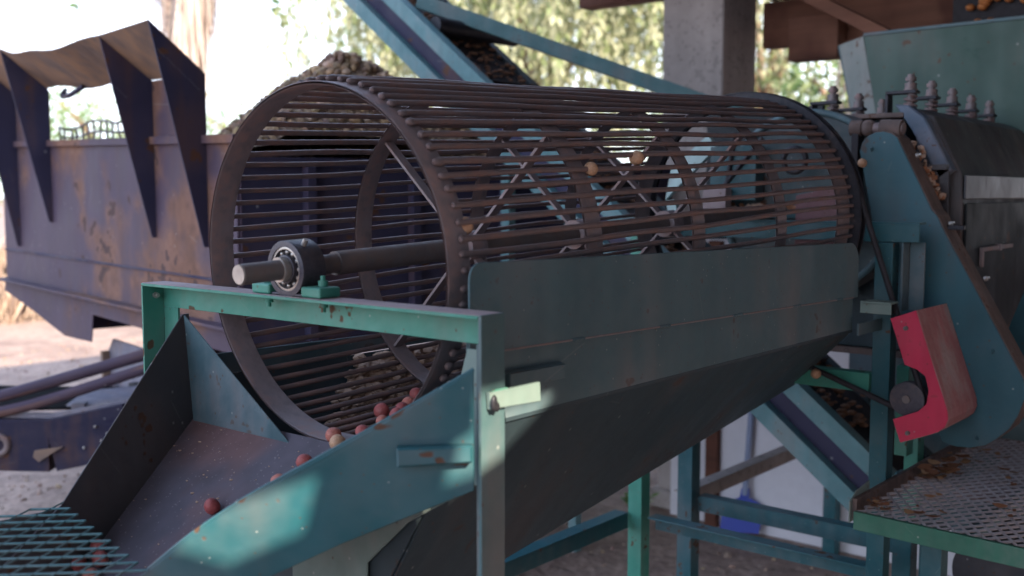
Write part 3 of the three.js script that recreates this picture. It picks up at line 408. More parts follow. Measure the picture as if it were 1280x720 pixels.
// ------------------------------------------------------------------ discharge chute and its mesh cover
{
  const o = thing('discharge_chute', V(-0.2, 0.95, 0), 'teal steel discharge chute sloping down from the front of the drum', 'chute');
  const fl = (x, z, dy = 0) => V(x, 1.105 + 0.62 * x + dy, z);
  part('floor', [plate([fl(0.0, -0.352), fl(-0.25, -0.249), fl(-0.60, -0.104), fl(-0.62, -0.09), fl(-0.60, -0.06), fl(-0.36, -0.03), fl(-0.27, 0.055), fl(-0.205, 0.130), fl(-0.133, 0.217), fl(-0.072, 0.291), fl(0.0, 0.30)], 0.003)], M.chute, o, 'dusty brown chute floor');
  const P = [[-0.371, 0.999, 0.079], [-0.33, 1.050, 0.126], [-0.279, 1.102, 0.185], [-0.217, 1.154, 0.256], [-0.155, 1.206, 0.326], [-0.095, 1.259, 0.395], [-0.074, 1.278, 0.4195], [-0.074, 1.110, 0.4195], [-0.134, 1.073, 0.350], [-0.194, 1.036, 0.282], [-0.265, 0.986, 0.200], [-0.41, 0.872, 0.034], [-0.43, 0.90, 0.012], [-0.42, 0.952, 0.022]];
  const n = V(-0.7537, 0, 0.6573), flat = P.map(([x, y, z]) => { const p = V(x, y, z), d = p.clone().sub(V(-0.07, 1.2, 0.424)).dot(n); return p.addScaledVector(n, -d); });
  const side = part('side_plate', [plate(flat, 0.004)], M.teal, o, 'bright teal near side plate of the chute');
  const off = (x, y, z, d) => V(x, y, z).addScaledVector(n, d - V(x, y, z).sub(V(-0.07, 1.2, 0.424)).dot(n));
  part('bracket', [plate([off(-0.143, 1.175, 0.34, 0.0125), off(-0.074, 1.178, 0.417, 0.0125), off(-0.074, 1.154, 0.417, 0.0125), off(-0.143, 1.148, 0.341, 0.0125)], 0.021, 0.003)], M.teal, side);
  const rim = flat.slice(0, 7).map((p) => p.clone().addScaledVector(n, -0.002).add(V(0, 0.001, 0))); part('rolled_edge', [tube(rim, 0.003, 40, 6)], M.teal, side);
  part('far_side', [plate([[-0.0, 1.100, -0.3545], [-0.25, 0.945, -0.2505], [-0.60, 0.728, -0.105], [-0.60, 0.893, -0.125], [-0.396, 0.995, -0.205], [-0.334, 1.026, -0.23], [-0.017, 1.293, -0.37], [0.0, 1.293, -0.376]], 0.003, 0.0008)], M.chuteSide, o, 'dark far side sheet of the chute');
  part('outlet_side', [plate([[-0.339, 1.020, -0.232], [-1.10, 1.004, -0.330], [-1.10, 0.70, -0.330], [-0.339, 0.72, -0.232]], 0.003, 0.0008)], M.chuteSide, o); part('outlet_floor', [plate([[-0.605, 0.727, -0.104], [-1.10, 0.70, -0.325], [-1.10, 0.70, 0.05], [-0.605, 0.727, 0.02]], 0.003)], M.chute, o);
  part('back_sheet', [plate([[-0.018, 1.292, -0.362], [-0.018, 1.094, -0.340], [-0.018, 1.094, -0.055], [-0.018, 1.13, -0.11]], 0.003, 0.0008)], M.sheetBlue, o, 'blue green triangular sheet under the beam');
  part('back_corner', [plate([[0.0, 1.225, -0.30], [0.0, 1.10, -0.30], [0.0, 1.10, -0.12]], 0.003, 0.0008)], M.deep, o);
}
function expanded(a, u, v, nu, nv, lw, sw, w, th) { // diamond lattice: a corner, u along the long way, v along the short way
  const G = [], at = (i, j) => a.clone().addScaledVector(u, i * lw / 2).addScaledVector(v, j * sw / 2), nrm = V().crossVectors(u, v).normalize();
  for (let i = 0; i < nu; i++) for (let j = 0; j <= nv; j++) { if ((i + j) % 2) continue; for (const d of [-1, 1]) { if (j + d < 0 || j + d > nv) continue; const p = at(i, j), q = at(i + 1, j + d), dir = V().subVectors(q, p), L = dir.length(); const g = new THREE.BoxGeometry(w, th, L * 1.03); g.rotateZ(d * 0.5); g.applyMatrix4(frame(dir, nrm)).translate((p.x + q.x) / 2, (p.y + q.y) / 2, (p.z + q.z) / 2); G.push(g); } }
  return G;
}
{
  const A = V(-0.334, 1.029, -0.228), Bq = V(-0.374, 1.001, 0.082), v = V().subVectors(Bq, A), L = v.length(); v.normalize(); const u = V(-1, -0.02, -0.13).normalize();
  solo('mesh_cover', expanded(A, u, v, 26, 20, 0.050, L / 10, 0.0028, 0.0026), M.blueRail, V(-0.5, 1.0, -0.05), 'teal expanded metal mesh guard covering the end of the chute', 'mesh guard');
}

// ------------------------------------------------------------------ nuts
{
  const r = rng(401), proto = [];
  for (let k = 0; k < 4; k++) { const g = new THREE.SphereGeometry(0.0132, 24, 16); const p = g.attributes.position; for (let i = 0; i < p.count; i++) { const q = V().fromBufferAttribute(p, i), n = q.clone().normalize(); const f = 1 + 0.025 * Math.sin(n.x * 5 + k) * Math.sin(n.y * 4) + 0.05 * Math.max(0, n.y - 0.92) * 8; q.multiplyScalar(f); p.setXYZ(i, q.x, q.y, q.z); } g.computeVertexNormals(); const uv = g.attributes.uv; for (let i = 0; i < uv.count; i++) uv.setXY(i, uv.getX(i) * 0.06, uv.getY(i) * 0.06); proto.push(g); }
  const put = (x, y, z, m, label, s = 1) => { const o = new THREE.Mesh(proto[m % 4], nutMats[m]); o.name = numbered('macadamia_nut'); o.position.set(x, y, z); o.rotation.set(r() * 6, r() * 6, r() * 6); o.scale.set(s * (0.93 + 0.12 * r()), s * (0.93 + 0.14 * r()), s * (0.93 + 0.12 * r())); o.castShadow = o.receiveShadow = true; scene.add(o); tag(o, label, 'nut', 'nuts in the drum, chute and mesh'); };
  put(-0.059, 1.0845, 0.034, 0, 'shiny reddish brown nut on the upper chute floor below the drum rim');
  put(-0.169, 1.0165, -0.064, 1, 'dark red nut rolling alone in the middle of the chute floor');
  put(-0.102, 1.058, 0.021, 2, 'nut half hidden behind the chute side plate, lower than its neighbour');
  put(-0.284, 0.946, -0.215, 0, 'nut uppermost of the little cluster under the expanded mesh');
  put(-0.315, 0.926, -0.222, 1, 'dark nut leftmost of the cluster under the expanded mesh');
  put(-0.298, 0.9365, -0.184, 0, 'nut in the middle of the cluster under the expanded mesh');
  put(-0.325, 0.920, -0.165, 2, 'nut lowest of the cluster under the expanded mesh');
  put(0.181, 1.121, -0.039, 0, 'round red nut lying highest on the rods inside the drum bottom', 1.05);
  put(0.017, 1.1125, 0.018, 2, 'brown nut at the drum lip, left of the pale tan nut');
  put(-0.012, 1.112, 0.062, 3, 'pale tan nut at the drum lip among red ones', 1.05);
  put(0.045, 1.119, 0.060, 0, 'red nut just right of the pale tan nut at the drum lip');
  put(0.095, 1.117, 0.050, 3, 'small pinkish nut peeping over the chute plate edge', 0.8);
  put(0.127, 1.119, 0.020, 2, 'pink nut behind the plate edge under the highest red nut', 0.85);
  put(0.171, 1.122, 0.012, 0, 'red nut in the middle of the row climbing along the plate edge');
  put(0.208, 1.124, -0.012, 1, 'dark red nut touching the front hoop near the plate edge');
  put(0.243, 1.126, -0.030, 2, 'nut behind the front hoop, second from the top of the row');
  put(0.292, 1.133, -0.060, 0, 'reddish nut topmost of the row behind the front hoop');
  put(0.051, 1.470, 0.288, 3, 'tan nut caught inside the rods right behind the front hoop', 1.1);
  put(0.402, 1.563, 0.272, 3, 'brown nut wedged between drum rods beside the second hoop', 0.95);
  put(0.564, 1.587, 0.262, 3, 'brown nut wedged between upper drum rods left of the third hoop', 1.05);
  put(1.70, 1.603, 0.248, 3, 'orange tan nut lying under the dark pipe on the chain cover top');
  put(1.50, 1.046, 0.218, 3, 'tan nut on the frame rail beside the lower belt run');
}

// ------------------------------------------------------------------ belt drive, red guard, chain cover
{
  const sB = 1.5125, c = onDrum(sB, 0, 0), pc = V(c.x, 1.008, 0.459), pr = 0.036, R = 0.318, pts = [];
  const dy = pc.y - c.y, dz = pc.z - c.z, D = Math.hypot(dy, dz), a0 = Math.atan2(dy, dz), be = Math.acos((R - pr) / D);
  for (let i = 0; i <= 90; i++) { const a = a0 + be + (2 * Math.PI - 2 * be) * i / 90; pts.push(V(c.x, c.y + R * Math.sin(a), c.z + R * Math.cos(a))); }
  for (let i = 0; i <= 16; i++) { const a = a0 - be + 2 * be * i / 16; pts.push(V(c.x, pc.y + pr * Math.sin(a), pc.z + pr * Math.cos(a))); }
  const P = []; for (let i = 0; i < pts.length; i++) { const a = pts[i], b = pts[(i + 1) % pts.length], n = Math.max(1, Math.round(a.distanceTo(b) / 0.05)); for (let k = 0; k < n; k++) P.push(a.clone().lerp(b, k / n)); }
  solo('drive_belt', [tube(P, 0.0075, 260, 6, true)], M.rubber, V(c.x, 1.4, 0.2), 'black vee belt looping round the far drum end down to the small pulley', 'belt');
  const o = thing('belt_pulley', pc, 'small dull grey pulley peeping out of the red guard', 'pulley'), x = c.x;
  const pl = (pp, ax0) => new THREE.LatheGeometry(pp.map(([a, b]) => new THREE.Vector2(a, b)), 40).rotateZ(-Math.PI / 2).translate(ax0, pc.y, pc.z);
  part('sheave', [pl([[0.012, -0.014], [0.043, -0.014], [0.043, -0.010], [0.030, 0], [0.043, 0.010], [0.043, 0.014], [0.012, 0.014]], x)], M.bearing, o);
  part('sheave_face', [pl([[0.001, -0.016], [0.020, -0.016], [0.030, -0.0145], [0.036, -0.0145]], x)], M.bearing, o);
  part('pulley_shaft', [rod(V(x - 0.02, pc.y, pc.z), V(x + 0.24, pc.y, pc.z), 0.010, 16)], M.shaft, o);
}
{
  const o = thing('belt_guard', V(1.5, 0.92, 0.5), 'bright red hooked sheet guard round the small belt pulley', 'guard'), x = 1.47;
  const F = [[1.211, 0.422], [1.235, 0.484], [1.098, 0.531], [0.996, 0.567], [0.975, 0.569], [0.957, 0.562], [0.944, 0.548], [0.934, 0.528], [0.903, 0.456], [0.959, 0.436], [0.987, 0.498], [1.008, 0.517], [1.042, 0.521], [1.076, 0.512], [1.090, 0.491], [1.099, 0.461]];
  part('face_plate', [plate(F.map(([y, z]) => V(x, y, z)), 0.003)], M.red, o, 'bright red face plate');
  const E = F.slice(1, 9).map(([y, z]) => V(x + 0.002, y, z)), strip = [sheet(E, E.map((p) => p.clone().setX(x + 0.224)), 0.003)];
  part('wrap_sheet', strip, M.redDusty, o, 'dusty faded red wrap sheet');
  for (const [y, z] of [[1.19, 0.462], [0.93, 0.475]]) part('bolt', boltNut(V(x - 0.0015, y, z), V(-1, 0, 0), 0.006), M.shaft, o);
  part('mount', [box(1.60, 0.97, 0.44, 1.642, 1.06, 0.50)], M.under, o);
}
{
  const o = thing('chain_cover', V(1.75, 0.86, 0.5), 'long slanted teal chain cover with rounded ends right of the drum', 'chain cover');
  const F = [[1.633, 0.240], [1.658, 0.246], [1.675, 0.261], [1.684, 0.282], [1.685, 0.304], [1.680, 0.324], [1.668, 0.341], [1.478, 0.437], [1.462, 0.452], [1.420, 0.472], [1.054, 0.678], [1.008, 0.682], [0.961, 0.667], [0.925, 0.648], [0.898, 0.622], [0.874, 0.592], [0.862, 0.553], [0.860, 0.520], [0.868, 0.485], [1.438, 0.283]];
  part('face_plate', [plate(F.map(([y, z]) => V(1.70, y, z)), 0.004)], M.cover, o);
  const EA = F.slice(3, 17).map(([y, z]) => V(1.7025, y, z)), strip = [sheet(EA, EA.map((p) => p.clone().setX(1.787)), 0.004)];
  part('edge_sheet', strip, M.grimy, o, 'brown dusty edge band of the chain cover');
  part('back_plate', [plate(F.map(([y, z]) => V(1.79, y, z)), 0.004)], M.deep, o);
  for (const [y, z] of [[1.44, 0.462], [1.62, 0.37], [1.30, 0.555]]) part('bolt', boltNut(V(1.74, y, z + 0.008), V(0, 0.35, 0.94).normalize(), 0.007), M.steel, o);
  for (const [y, z] of [[1.64, 0.272], [1.40, 0.33], [1.12, 0.60], [0.89, 0.57]]) part('bolt', boltNut(V(1.698, y, z), V(-1, 0, 0), 0.0065), M.cover, o);
  part('lug', [box(1.73, 1.425, 0.468, 1.75, 1.437, 0.51)], M.dark, o);
}

// ------------------------------------------------------------------ dehusking machine
{
  const o = thing('dehusking_machine', V(2.3, 0.5, 0.1), 'dark green dehusking machine with spring bolts behind the chain cover', 'husking machine');
  part('body', [box(1.86, 1.075, -0.10, 3.15, 1.44, 0.33, 0.006)], M.under, o);
  part('body_edge', [box(1.85, 1.055, -0.10, 1.90, 1.074, 0.33, 0.002), box(1.85, 1.075, -0.112, 1.90, 1.40, -0.101, 0.002)], M.grimy, o);
  part('rear_sheet', [box(2.62, 0.35, -0.15, 2.63, 1.07, 0.5)], M.deep, o);
  part('top_plate', [box(1.86, 1.733, -0.12, 3.2, 1.7475, 0.298, 0.004)], M.grimy, o);
  part('neck', [box(1.90, 1.442, -0.10, 3.14, 1.7325, 0.29, 0.004)], M.under, o);
  // round end casing of the cylinder
  part('end_casing', [new THREE.CylinderGeometry(0.27, 0.27, 0.10, 48).rotateZ(Math.PI / 2).translate(1.81, 1.49, 0.06)], M.casing = paint([0.045, 0.075, 0.085], 104, { dustK: 0.2 }), o, 'blue grey round end casing');
  part('casing_flange', [new THREE.TorusGeometry(0.262, 0.010, 8, 60).rotateY(Math.PI / 2).translate(1.757, 1.49, 0.06)], M.deep, o);
  // hood
  const prof = [[1.762, 0.302], [1.735, 0.362], [1.585, 0.437], [1.573, 0.443], [1.498, 0.447], [1.20, 0.450], [1.05, 0.40], [1.05, 0.34], [1.44, 0.335], [1.70, 0.312]];
  const hood = (x0, x1, m, nm, lb, P = prof) => { const g = plate(P.map(([y, z]) => V((x0 + x1) / 2, y, z)), x1 - x0, 0.004); return part(nm, [g], m, o, lb); };
  hood(1.915, 3.2, M.hood, 'hood', 'smooth grey sloping hood of the machine');
  hood(1.862, 1.912, M.slate, 'hood_end', 'slate blue hood end sheet', [[1.77, 0.27], [1.765, 0.31], [1.73, 0.355], [1.585, 0.432], [1.56, 0.40], [1.70, 0.318]]);
  part('hood_front', [box(1.93, 1.06, 0.451, 3.15, 1.493, 0.456, 0.002)], M.hoodDark, o, 'dark front sheet under the hood');
  part('hood_lip', [box(1.92, 1.505, 0.448, 3.2, 1.572, 0.454, 0.003)], M.lip, o);
  part('latch', [bar(V(2.05, 1.36, 0.464), V(2.35, 1.362, 0.464), 0.012, 0.012), box(2.05, 1.31, 0.458, 2.066, 1.354, 0.468), box(2.20, 1.352, 0.458, 2.216, 1.372, 0.475)], M.hoop, o);
  part('hinge_angle', [box(1.862, 1.44, 0.385, 1.874, 1.60, 0.425, 0.001), box(1.84, 1.585, 0.345, 1.874, 1.60, 0.425, 0.001)], M.grey, o);
  for (const y of [1.57, 1.53, 1.45]) part('bolt', boltNut(V(1.86, y, 0.375), V(-1, 0, 0), 0.009), M.steel, o);
  // dark rough pipe over the chain cover
  part('pipe', [rod(V(1.735, 1.700, 0.205), V(1.735, 1.694, 0.345), 0.016, 14)], M.rod, o);
  part('pipe_joint', [rod(V(1.735, 1.701, 0.200), V(1.735, 1.699, 0.232), 0.022, 14), new THREE.IcosahedronGeometry(0.023, 2).translate(1.735, 1.699, 0.248), rod(V(1.735, 1.697, 0.283), V(1.735, 1.694, 0.340), 0.024, 10)], M.grimy, o);
  part('side_strip', [box(1.72, 1.44, 0.205, 1.78, 1.705, 0.226, 0.003)], M.dark, o);
  // fittings seen through the far end of the drum
  part('inlet_panel', [plate([[1.62, 1.515, 0.095], [1.62, 1.545, 0.24], [1.62, 1.385, 0.25], [1.62, 1.38, 0.095]], 0.006)], M.maroon = paint([0.16, 0.075, 0.085], 98, { dustK: 0.4, dust: [0.2, 0.13, 0.13], tile: 0.6 }), o, 'dusty maroon inlet panel');
  part('rear_bin', [box(2.45, 1.35, -0.66, 2.47, 1.83, -0.20), box(2.473, 1.35, -0.66, 2.75, 1.83, -0.64)], M.hoodDark, o, 'dark sheet bin behind the drum end');
  part('inlet_ring', [new THREE.TorusGeometry(0.034, 0.008, 10, 30).rotateY(Math.PI / 2).translate(1.70, 1.615, 0.05)], M.dark, o);
  part('inlet_box', [box(1.70, 1.50, -0.22, 1.752, 1.66, -0.07), box(1.70, 1.45, -0.24, 1.752, 1.47, 0.12)], M.teal, o);
  part('inlet_chute', [plate([[1.78, 1.50, -0.42], [1.78, 1.60, -0.40], [1.78, 1.70, -0.27], [1.78, 1.66, -0.24]], 0.02), plate([[1.79, 1.40, -0.40], [1.79, 1.50, -0.425], [1.79, 1.50, -0.39], [1.79, 1.38, -0.36]], 0.02)], M.bright, o, 'pale green slanting chute edge behind the drum');
  part('inlet_block', [box(1.66, 1.475, -0.22, 1.698, 1.535, -0.145)], M.dusty, o);
  part('tie_rod', [rod(V(1.70, 1.40, -0.30), V(1.70, 1.68, -0.05), 0.008, 8), rod(V(1.70, 1.42, -0.18), V(1.70, 1.70, -0.14), 0.008, 8)], M.dark, o);
  for (const [x, z] of [[1.87, -0.42], [1.87, 0.30], [3.05, -0.42], [3.05, 0.30]]) part('leg', [box(x, 0, z, x + 0.055, 0.718, z + 0.055)], M.teal, o);
  part('stand_rail', angleBar(V(1.90, 0.52, -0.36), V(1.90, 0.52, 0.30), 0.05, 0.05, 0.005, V(0, 1, 0), 1), M.teal, o);
  part('stand_rail', angleBar(V(1.93, 0.515, -0.42), V(3.04, 0.515, -0.42), 0.05, 0.05, 0.005, V(0, 1, 0), 1), M.concrete, o);
  part('cross_member', [box(1.75, 0.80, 0.34, 1.80, 1.05, 0.375), box(1.855, 0.60, 0.331, 1.905, 0.90, 0.37)], M.green, o);
  part('skirt_plate', [plate([[2.2, 1.28, 0.56], [2.2, 1.02, 0.47], [2.2, 1.02, 0.72], [2.2, 1.30, 0.72]], 0.006)], M.cover, o);
  // spring loaded bolts in two receding rows
  for (const [x, z, q] of [[2.0, 0.03, 0.044], [2.2, 0.03, 0.036], [2.4, 0.03, 0.03], [1.93, 0.29, 0.055], [2.12, 0.285, 0.052], [2.31, 0.285, 0.044], [2.50, 0.285, 0.036], [2.70, 0.285, 0.032]]) {
    const y = 1.748, b = part('spring_bolt', [rod(V(x, y, z), V(x, y + q + 0.055, z), 0.0095, 10), rod(V(x, y + q + 0.0095, z), V(x, y + q + 0.0125, z), 0.0195, 16), rod(V(x, y + q + 0.013, z), V(x, y + q + 0.030, z), 0.0165, 6), rod(V(x, y + q + 0.036, z), V(x, y + q + 0.048, z), 0.0150, 6)], M.bolt, o);
    const coil = []; for (let i = 0; i <= 36; i++) { const a = i / 36 * 6.283 * 3.5; coil.push(V(x + 0.0155 * Math.cos(a), y + 0.003 + (q - 0.006) * i / 36, z + 0.0155 * Math.sin(a))); } part('spring', [tube(coil, 0.0042, 80, 6)], M.bolt, b);
    part('clip', [box(x - 0.02, y + q, z - 0.066, x + 0.02, y + q + 0.009, z + 0.021), box(x - 0.02, y - 0.004, z - 0.066, x + 0.02, y + q - 0.0005, z - 0.057)], M.dark, b);
  }
}
{
  const o = thing('feed_hopper', V(2.9, 1.7, 0.4), 'big square grey green feed hopper on top of the dehusking machine', 'hopper');
  part('front_panel', [plate([[2.80, 2.108, -0.200], [2.80, 2.125, 1.2], [2.82, 1.70, 1.2], [2.82, 1.70, -0.13]], 0.006)], M.deep3 = M.teal2 = paint([0.056, 0.104, 0.090], 191, { dustK: 0.2, dust: [0.12, 0.12, 0.115], tile: 1.4, rough: 0.5 }), o);
  part('corner_panel', [plate([[2.80, 2.108, -0.203], [2.82, 1.70, -0.133], [2.93, 1.70, -0.26], [2.91, 2.098, -0.345]], 0.006)], M.pale2 = paint([0.20, 0.235, 0.225], 193, { dustK: 0.2, tile: 1.2 }), o, 'lighter bevelled corner panel of the hopper');
  part('rear_panel', [box(3.6, 1.70, -0.30, 3.61, 2.1, 1.2)], M.deep, o); part('far_panel', [plate([[2.915, 2.098, -0.348], [2.935, 1.70, -0.263], [3.6, 1.70, -0.263], [3.6, 2.098, -0.348]], 0.006)], M.deep, o);
  part('rim', [bar(V(2.797, 2.112, -0.20), V(2.797, 2.128, 1.2), 0.012, 0.012)], M.deep, o);
}
{ // scraps caught between the chain cover and the hood, and on the inlet
  const o = thing('husk_scraps', V(1.8, 1.5, 0.3), 'yellow brown husk scraps caught in the gap beside the chain cover', 'husk', null, 'stuff'), r = rng(621), A = [], B = [];
  const add = (x, y, z, q) => (r() > 0.5 ? A : B).push(new THREE.IcosahedronGeometry(q, 0).scale(1.3, 0.5, 0.9).rotateX(r() * 6).rotateY(r() * 6).translate(x, y, z));
  for (let i = 0; i < 60; i++) { const t = r(); add(1.80 + 0.05 * r(), mix(1.655, 1.50, t) + 0.012 * r(), mix(0.350, 0.428, t) - 0.03 * r(), 0.006 + 0.007 * r()); }
  for (let i = 0; i < 50; i++) add(1.72 + 0.05 * r(), 1.53 + 0.05 * r() * r(), 0.16 + 0.06 * r(), 0.006 + 0.006 * r());
  for (let i = 0; i < 60; i++) add(1.70 + 0.05 * r(), 1.472 + 0.02 * r() * r(), -0.24 + 0.34 * r(), 0.006 + 0.009 * r());
  part('scraps', A, M.soil, o); part('scraps', B, M.leafDry, o);
  const c = thing('husk_crumbs', V(-0.2, 0.98, 0), 'tiny shell crumbs sprinkled over the chute floor', 'crumbs', null, 'stuff'), C2 = [];
  for (let i = 0; i < 90; i++) { const x = -0.02 - 0.36 * r(), z = mix(-0.33 - 0.3 * x * -1.2, 0.1 + 0.25 * x, r()), q = 0.0009 + 0.0022 * r() * r(); C2.push(new THREE.IcosahedronGeometry(q, 0).scale(1.4, 0.6, 1).rotateY(r() * 6).translate(x, 1.1075 + 0.62 * x, z)); }
  part('crumbs', C2, M.soil2, c);
}
{ // orange husks on a dark rack high up at the corner
  const o = thing('husk_rack', V(3.3, 2.3, 0.7), 'dark overhead board rack above the far corner of the feed hopper', 'rack'), r = rng(611);
  part('rack_board', [box(3.10, 2.40, -0.06, 3.40, 2.43, 1.2)], M.under, o); part('rack_back', [box(3.36, 1.98, -0.06, 3.40, 2.398, 1.2)], M.rubber, o);
  const H = []; for (let i = 0; i < 14; i++) H.push(new THREE.IcosahedronGeometry(0.014 + 0.008 * r(), 1).scale(1.1, 0.8, 1).translate(3.34, 2.19 + 0.10 * r(), 0.0 + 0.26 * r()));
  solo('orange_husks', H, M.orange, V(3.34, 2.2, 0.1), 'orange husks caught on the dark rack above the feed hopper', 'husk', null, 'stuff');
}

// ------------------------------------------------------------------ mesh tray at the right with litter, motor under it
{
  const o = thing('mesh_tray', V(1.7, 0, 0.7), 'green framed tray floored with dirty expanded metal in front of the machine', 'tray'), y = 0.752;
  const fr = V(1.285, y, 0.39), fl2 = V(1.245, y, 1.12);
  part('frame_bar', [bar(V(1.318, y - 0.02, 0.405), V(1.26, y - 0.02, 1.15), 0.012, 0.045)], M.rim, o);
  part('frame_bar', [bar(V(1.33, y + 0.004, 0.40), V(2.35, y + 0.004, 0.40), 0.012, 0.05)], M.grimy, o, 'rusty side bar of the tray');
  part('frame_bar', [bar(V(2.36, y - 0.02, 0.40), V(2.36, y - 0.02, 1.15), 0.012, 0.045)], M.rod, o);
  part('corner_plate', [plate([[1.318, y - 0.03, 0.392], [1.318, y + 0.022, 0.392], [1.36, y + 0.042, 0.392], [1.44, y + 0.05, 0.392], [1.44, y - 0.03, 0.392]], 0.004)], M.pale, o, 'pale curved corner plate');
  part('expanded_metal', expanded(V(1.322, y, 0.41), V(1, 0, 0), V(-0.06, 0, 1).normalize(), 42, 44, 0.050, 0.0335, 0.0058, 0.003), M.traymesh, o);
  part('support_bar', [bar(V(1.33, y - 0.02, 0.66), V(2.35, y - 0.02, 0.66), 0.03, 0.03), bar(V(1.33, y - 0.02, 0.92), V(2.35, y - 0.02, 0.92), 0.03, 0.03)], M.teal, o);
  part('leg', [box(1.44, 0, 0.525, 1.49, y - 0.037, 0.575)], M.teal, o); part('leg', [box(1.42, 0, 1.08, 1.47, y - 0.037, 1.13)], M.teal, o); part('leg', [box(2.30, 0, 0.42, 2.35, y - 0.045, 0.47)], M.teal, o); part('leg', [box(2.30, 0, 1.08, 2.35, y - 0.045, 1.13)], M.teal, o);
  part('drip_sheet', [box(1.72, y - 0.032, 0.50, 2.33, y - 0.028, 0.65), box(1.72, y - 0.034, 0.69, 2.33, y - 0.030, 0.90)], M.dusty, o);
  const r = rng(501), A = [], B = [];
  const leaf = (x, yy, z, s) => { const g = new THREE.PlaneGeometry(s, s * 0.5, 4, 2), p = g.attributes.position; for (let i = 0; i < p.count; i++) { const a = p.getX(i) / s; p.setY(i, p.getY(i) * (1 - 3.2 * a * a)); p.setZ(i, 0.5 * s * a * a + 0.3 * Math.abs(p.getY(i))); } g.rotateX(-Math.PI / 2 + (r() - 0.5)).rotateY(r() * 6.28).translate(x, yy, z); (r() > 0.5 ? A : B).push(g); };
  for (let i = 0; i < 95; i++) leaf(1.33 + 0.9 * r(), y + 0.006 + 0.006 * r(), 0.42 + 0.65 * r(), 0.012 + 0.028 * r());
  for (let i = 0; i < 46; i++) leaf(1.66 + 0.28 * r() * r() + 0.05 * r(), y + 0.008 + 0.035 * r(), 0.425 + 0.07 * r(), 0.02 + 0.03 * r());
  for (let i = 0; i < 46; i++) leaf(1.335 + 0.08 * r(), y + 0.006 + 0.018 * r(), 0.42 + 0.05 * r(), 0.008 + 0.014 * r());
  const lit = thing('leaf_litter', V(1.7, y, 0.6), 'dry brown leaves and husk scraps gathered on the mesh tray', 'leaf litter', null, 'stuff');
  part('leaves', A, M.leafDry, lit); part('leaves', B, M.leafDry2, lit);
}
{
  const c = V(1.93, 0.52, 0.60), o = thing('electric_motor', c, 'dark ribbed electric motor under the mesh tray', 'motor');
  part('body', [new THREE.CylinderGeometry(0.085, 0.085, 0.26, 32).rotateZ(Math.PI / 2).translate(c.x, c.y, c.z)], M.under, o);
  for (let i = 0; i < 16; i++) { const a = i / 16 * 6.283; part('fin', [rb(0.22, 0.014, 0.005, 0.001).translate(0, 0.09, 0).rotateX(a).translate(c.x, c.y, c.z)], M.under, o); }
  part('fan_cover', [new THREE.CylinderGeometry(0.094, 0.082, 0.05, 32).rotateZ(Math.PI / 2).translate(c.x - 0.155, c.y, c.z)], M.grey, o);
  part('foot', [box(c.x - 0.1, c.y - 0.12, c.z - 0.08, c.x + 0.1, c.y - 0.10, c.z + 0.08)], M.under, o); part('stand', [box(c.x - 0.05, 0, c.z - 0.05, c.x + 0.05, c.y - 0.1205, c.z + 0.05)], M.teal, o);
}

// ------------------------------------------------------------------ husk conveyor climbing from the machine to the trailer
{
  const o = thing('husk_conveyor', V(1.97, 0.4, 0.1), 'steep blue green conveyor climbing behind the drum up over the trailer', 'conveyor');
  const D = V(0, 0.617, -0.787), Nn = V(0, 0.787, 0.617), p0 = V(1.97, 0.475, 0.235), at = (s, n, x) => p0.clone().addScaledVector(D, s).addScaledVector(Nn, n).setX(x);
  const L = 3.75, rail = (n, x, m, nm, lb) => part(nm, [bar(at(0, n, x), at(L, n, x), 0.05, 0.058, Nn)], m, o, lb);
  rail(0.028, 1.975, M.blueRail, 'side_rail'); rail(0.158, 1.975, M.blueRail, 'side_rail');
  rail(0.028, 2.42, M.blueRail, 'side_rail'); rail(0.105, 2.42, M.under, 'side_rail', 'dark far side rail of the conveyor');
  part('side_web', [bar(at(0, 0.093, 1.992), at(L, 0.093, 1.992), 0.006, 0.072, Nn)], M.trailerDark, o, 'dark purple web between the conveyor rails');
  part('side_web', [bar(at(0, 0.066, 2.41), at(L, 0.066, 2.41), 0.006, 0.018, Nn)], M.under, o);
  part('belt', [bar(at(0.02, 0.122, 2.20), at(L, 0.122, 2.20), 0.37, 0.008, Nn), bar(at(0.02, 0.03, 2.20), at(L, 0.03, 2.20), 0.37, 0.008, Nn)], M.rubber, o);
  for (let s = 0.25; s < L; s += 0.33) part('cleat', [bar(at(s, 0.141, 2.03), at(s, 0.141, 2.385), 0.008, 0.028, Nn)], M.rubber, o);
  for (const s of [0.05, L - 0.05]) part('roller', [rod(at(s, 0.09, 2.02), at(s, 0.09, 2.38), 0.052, 20)], M.steel, o);
  const r = rng(551), G = []; for (let i = 0; i < 700; i++) { const s = 0.3 + (L - 0.4) * r(); G.push(new THREE.IcosahedronGeometry(0.007 + 0.010 * r(), 0).scale(1, 0.6, 1.3).rotateY(r() * 6).translate(...at(s, 0.131 + 0.012 * r(), 2.05 + 0.33 * r()).toArray())); }
  part('husk_load', G, M.huskDark, o, 'orange brown husks riding on the belt').userData.kind = 'stuff';
  part('brace', [bar(V(2.04, 2.315, -1.79), V(2.90, 1.835, -0.72), 0.03, 0.06)], M.blueRail, o, 'long slanting blue brace in front of the pillar');
  part('brace_clamp', [rod(at(2.55, 0.19, 2.0), at(2.55, 0.19, 2.5), 0.035, 14)], M.dark, o);
  for (const x of [1.98, 2.42]) part('leg', [bar(V(x, 0, -1.25), V(x, 1.62, -1.25), 0.04, 0.04, V(1, 0, 0))], M.blueRail, o);
  part('foot_plate', [box(1.94, 0, 0.12, 2.46, 0.012, 0.36)], M.teal, o); for (const x of [1.975, 2.42]) part('leg', [box(x - 0.02, 0.0122, 0.20, x + 0.02, 0.48, 0.24)], M.teal, o);
}

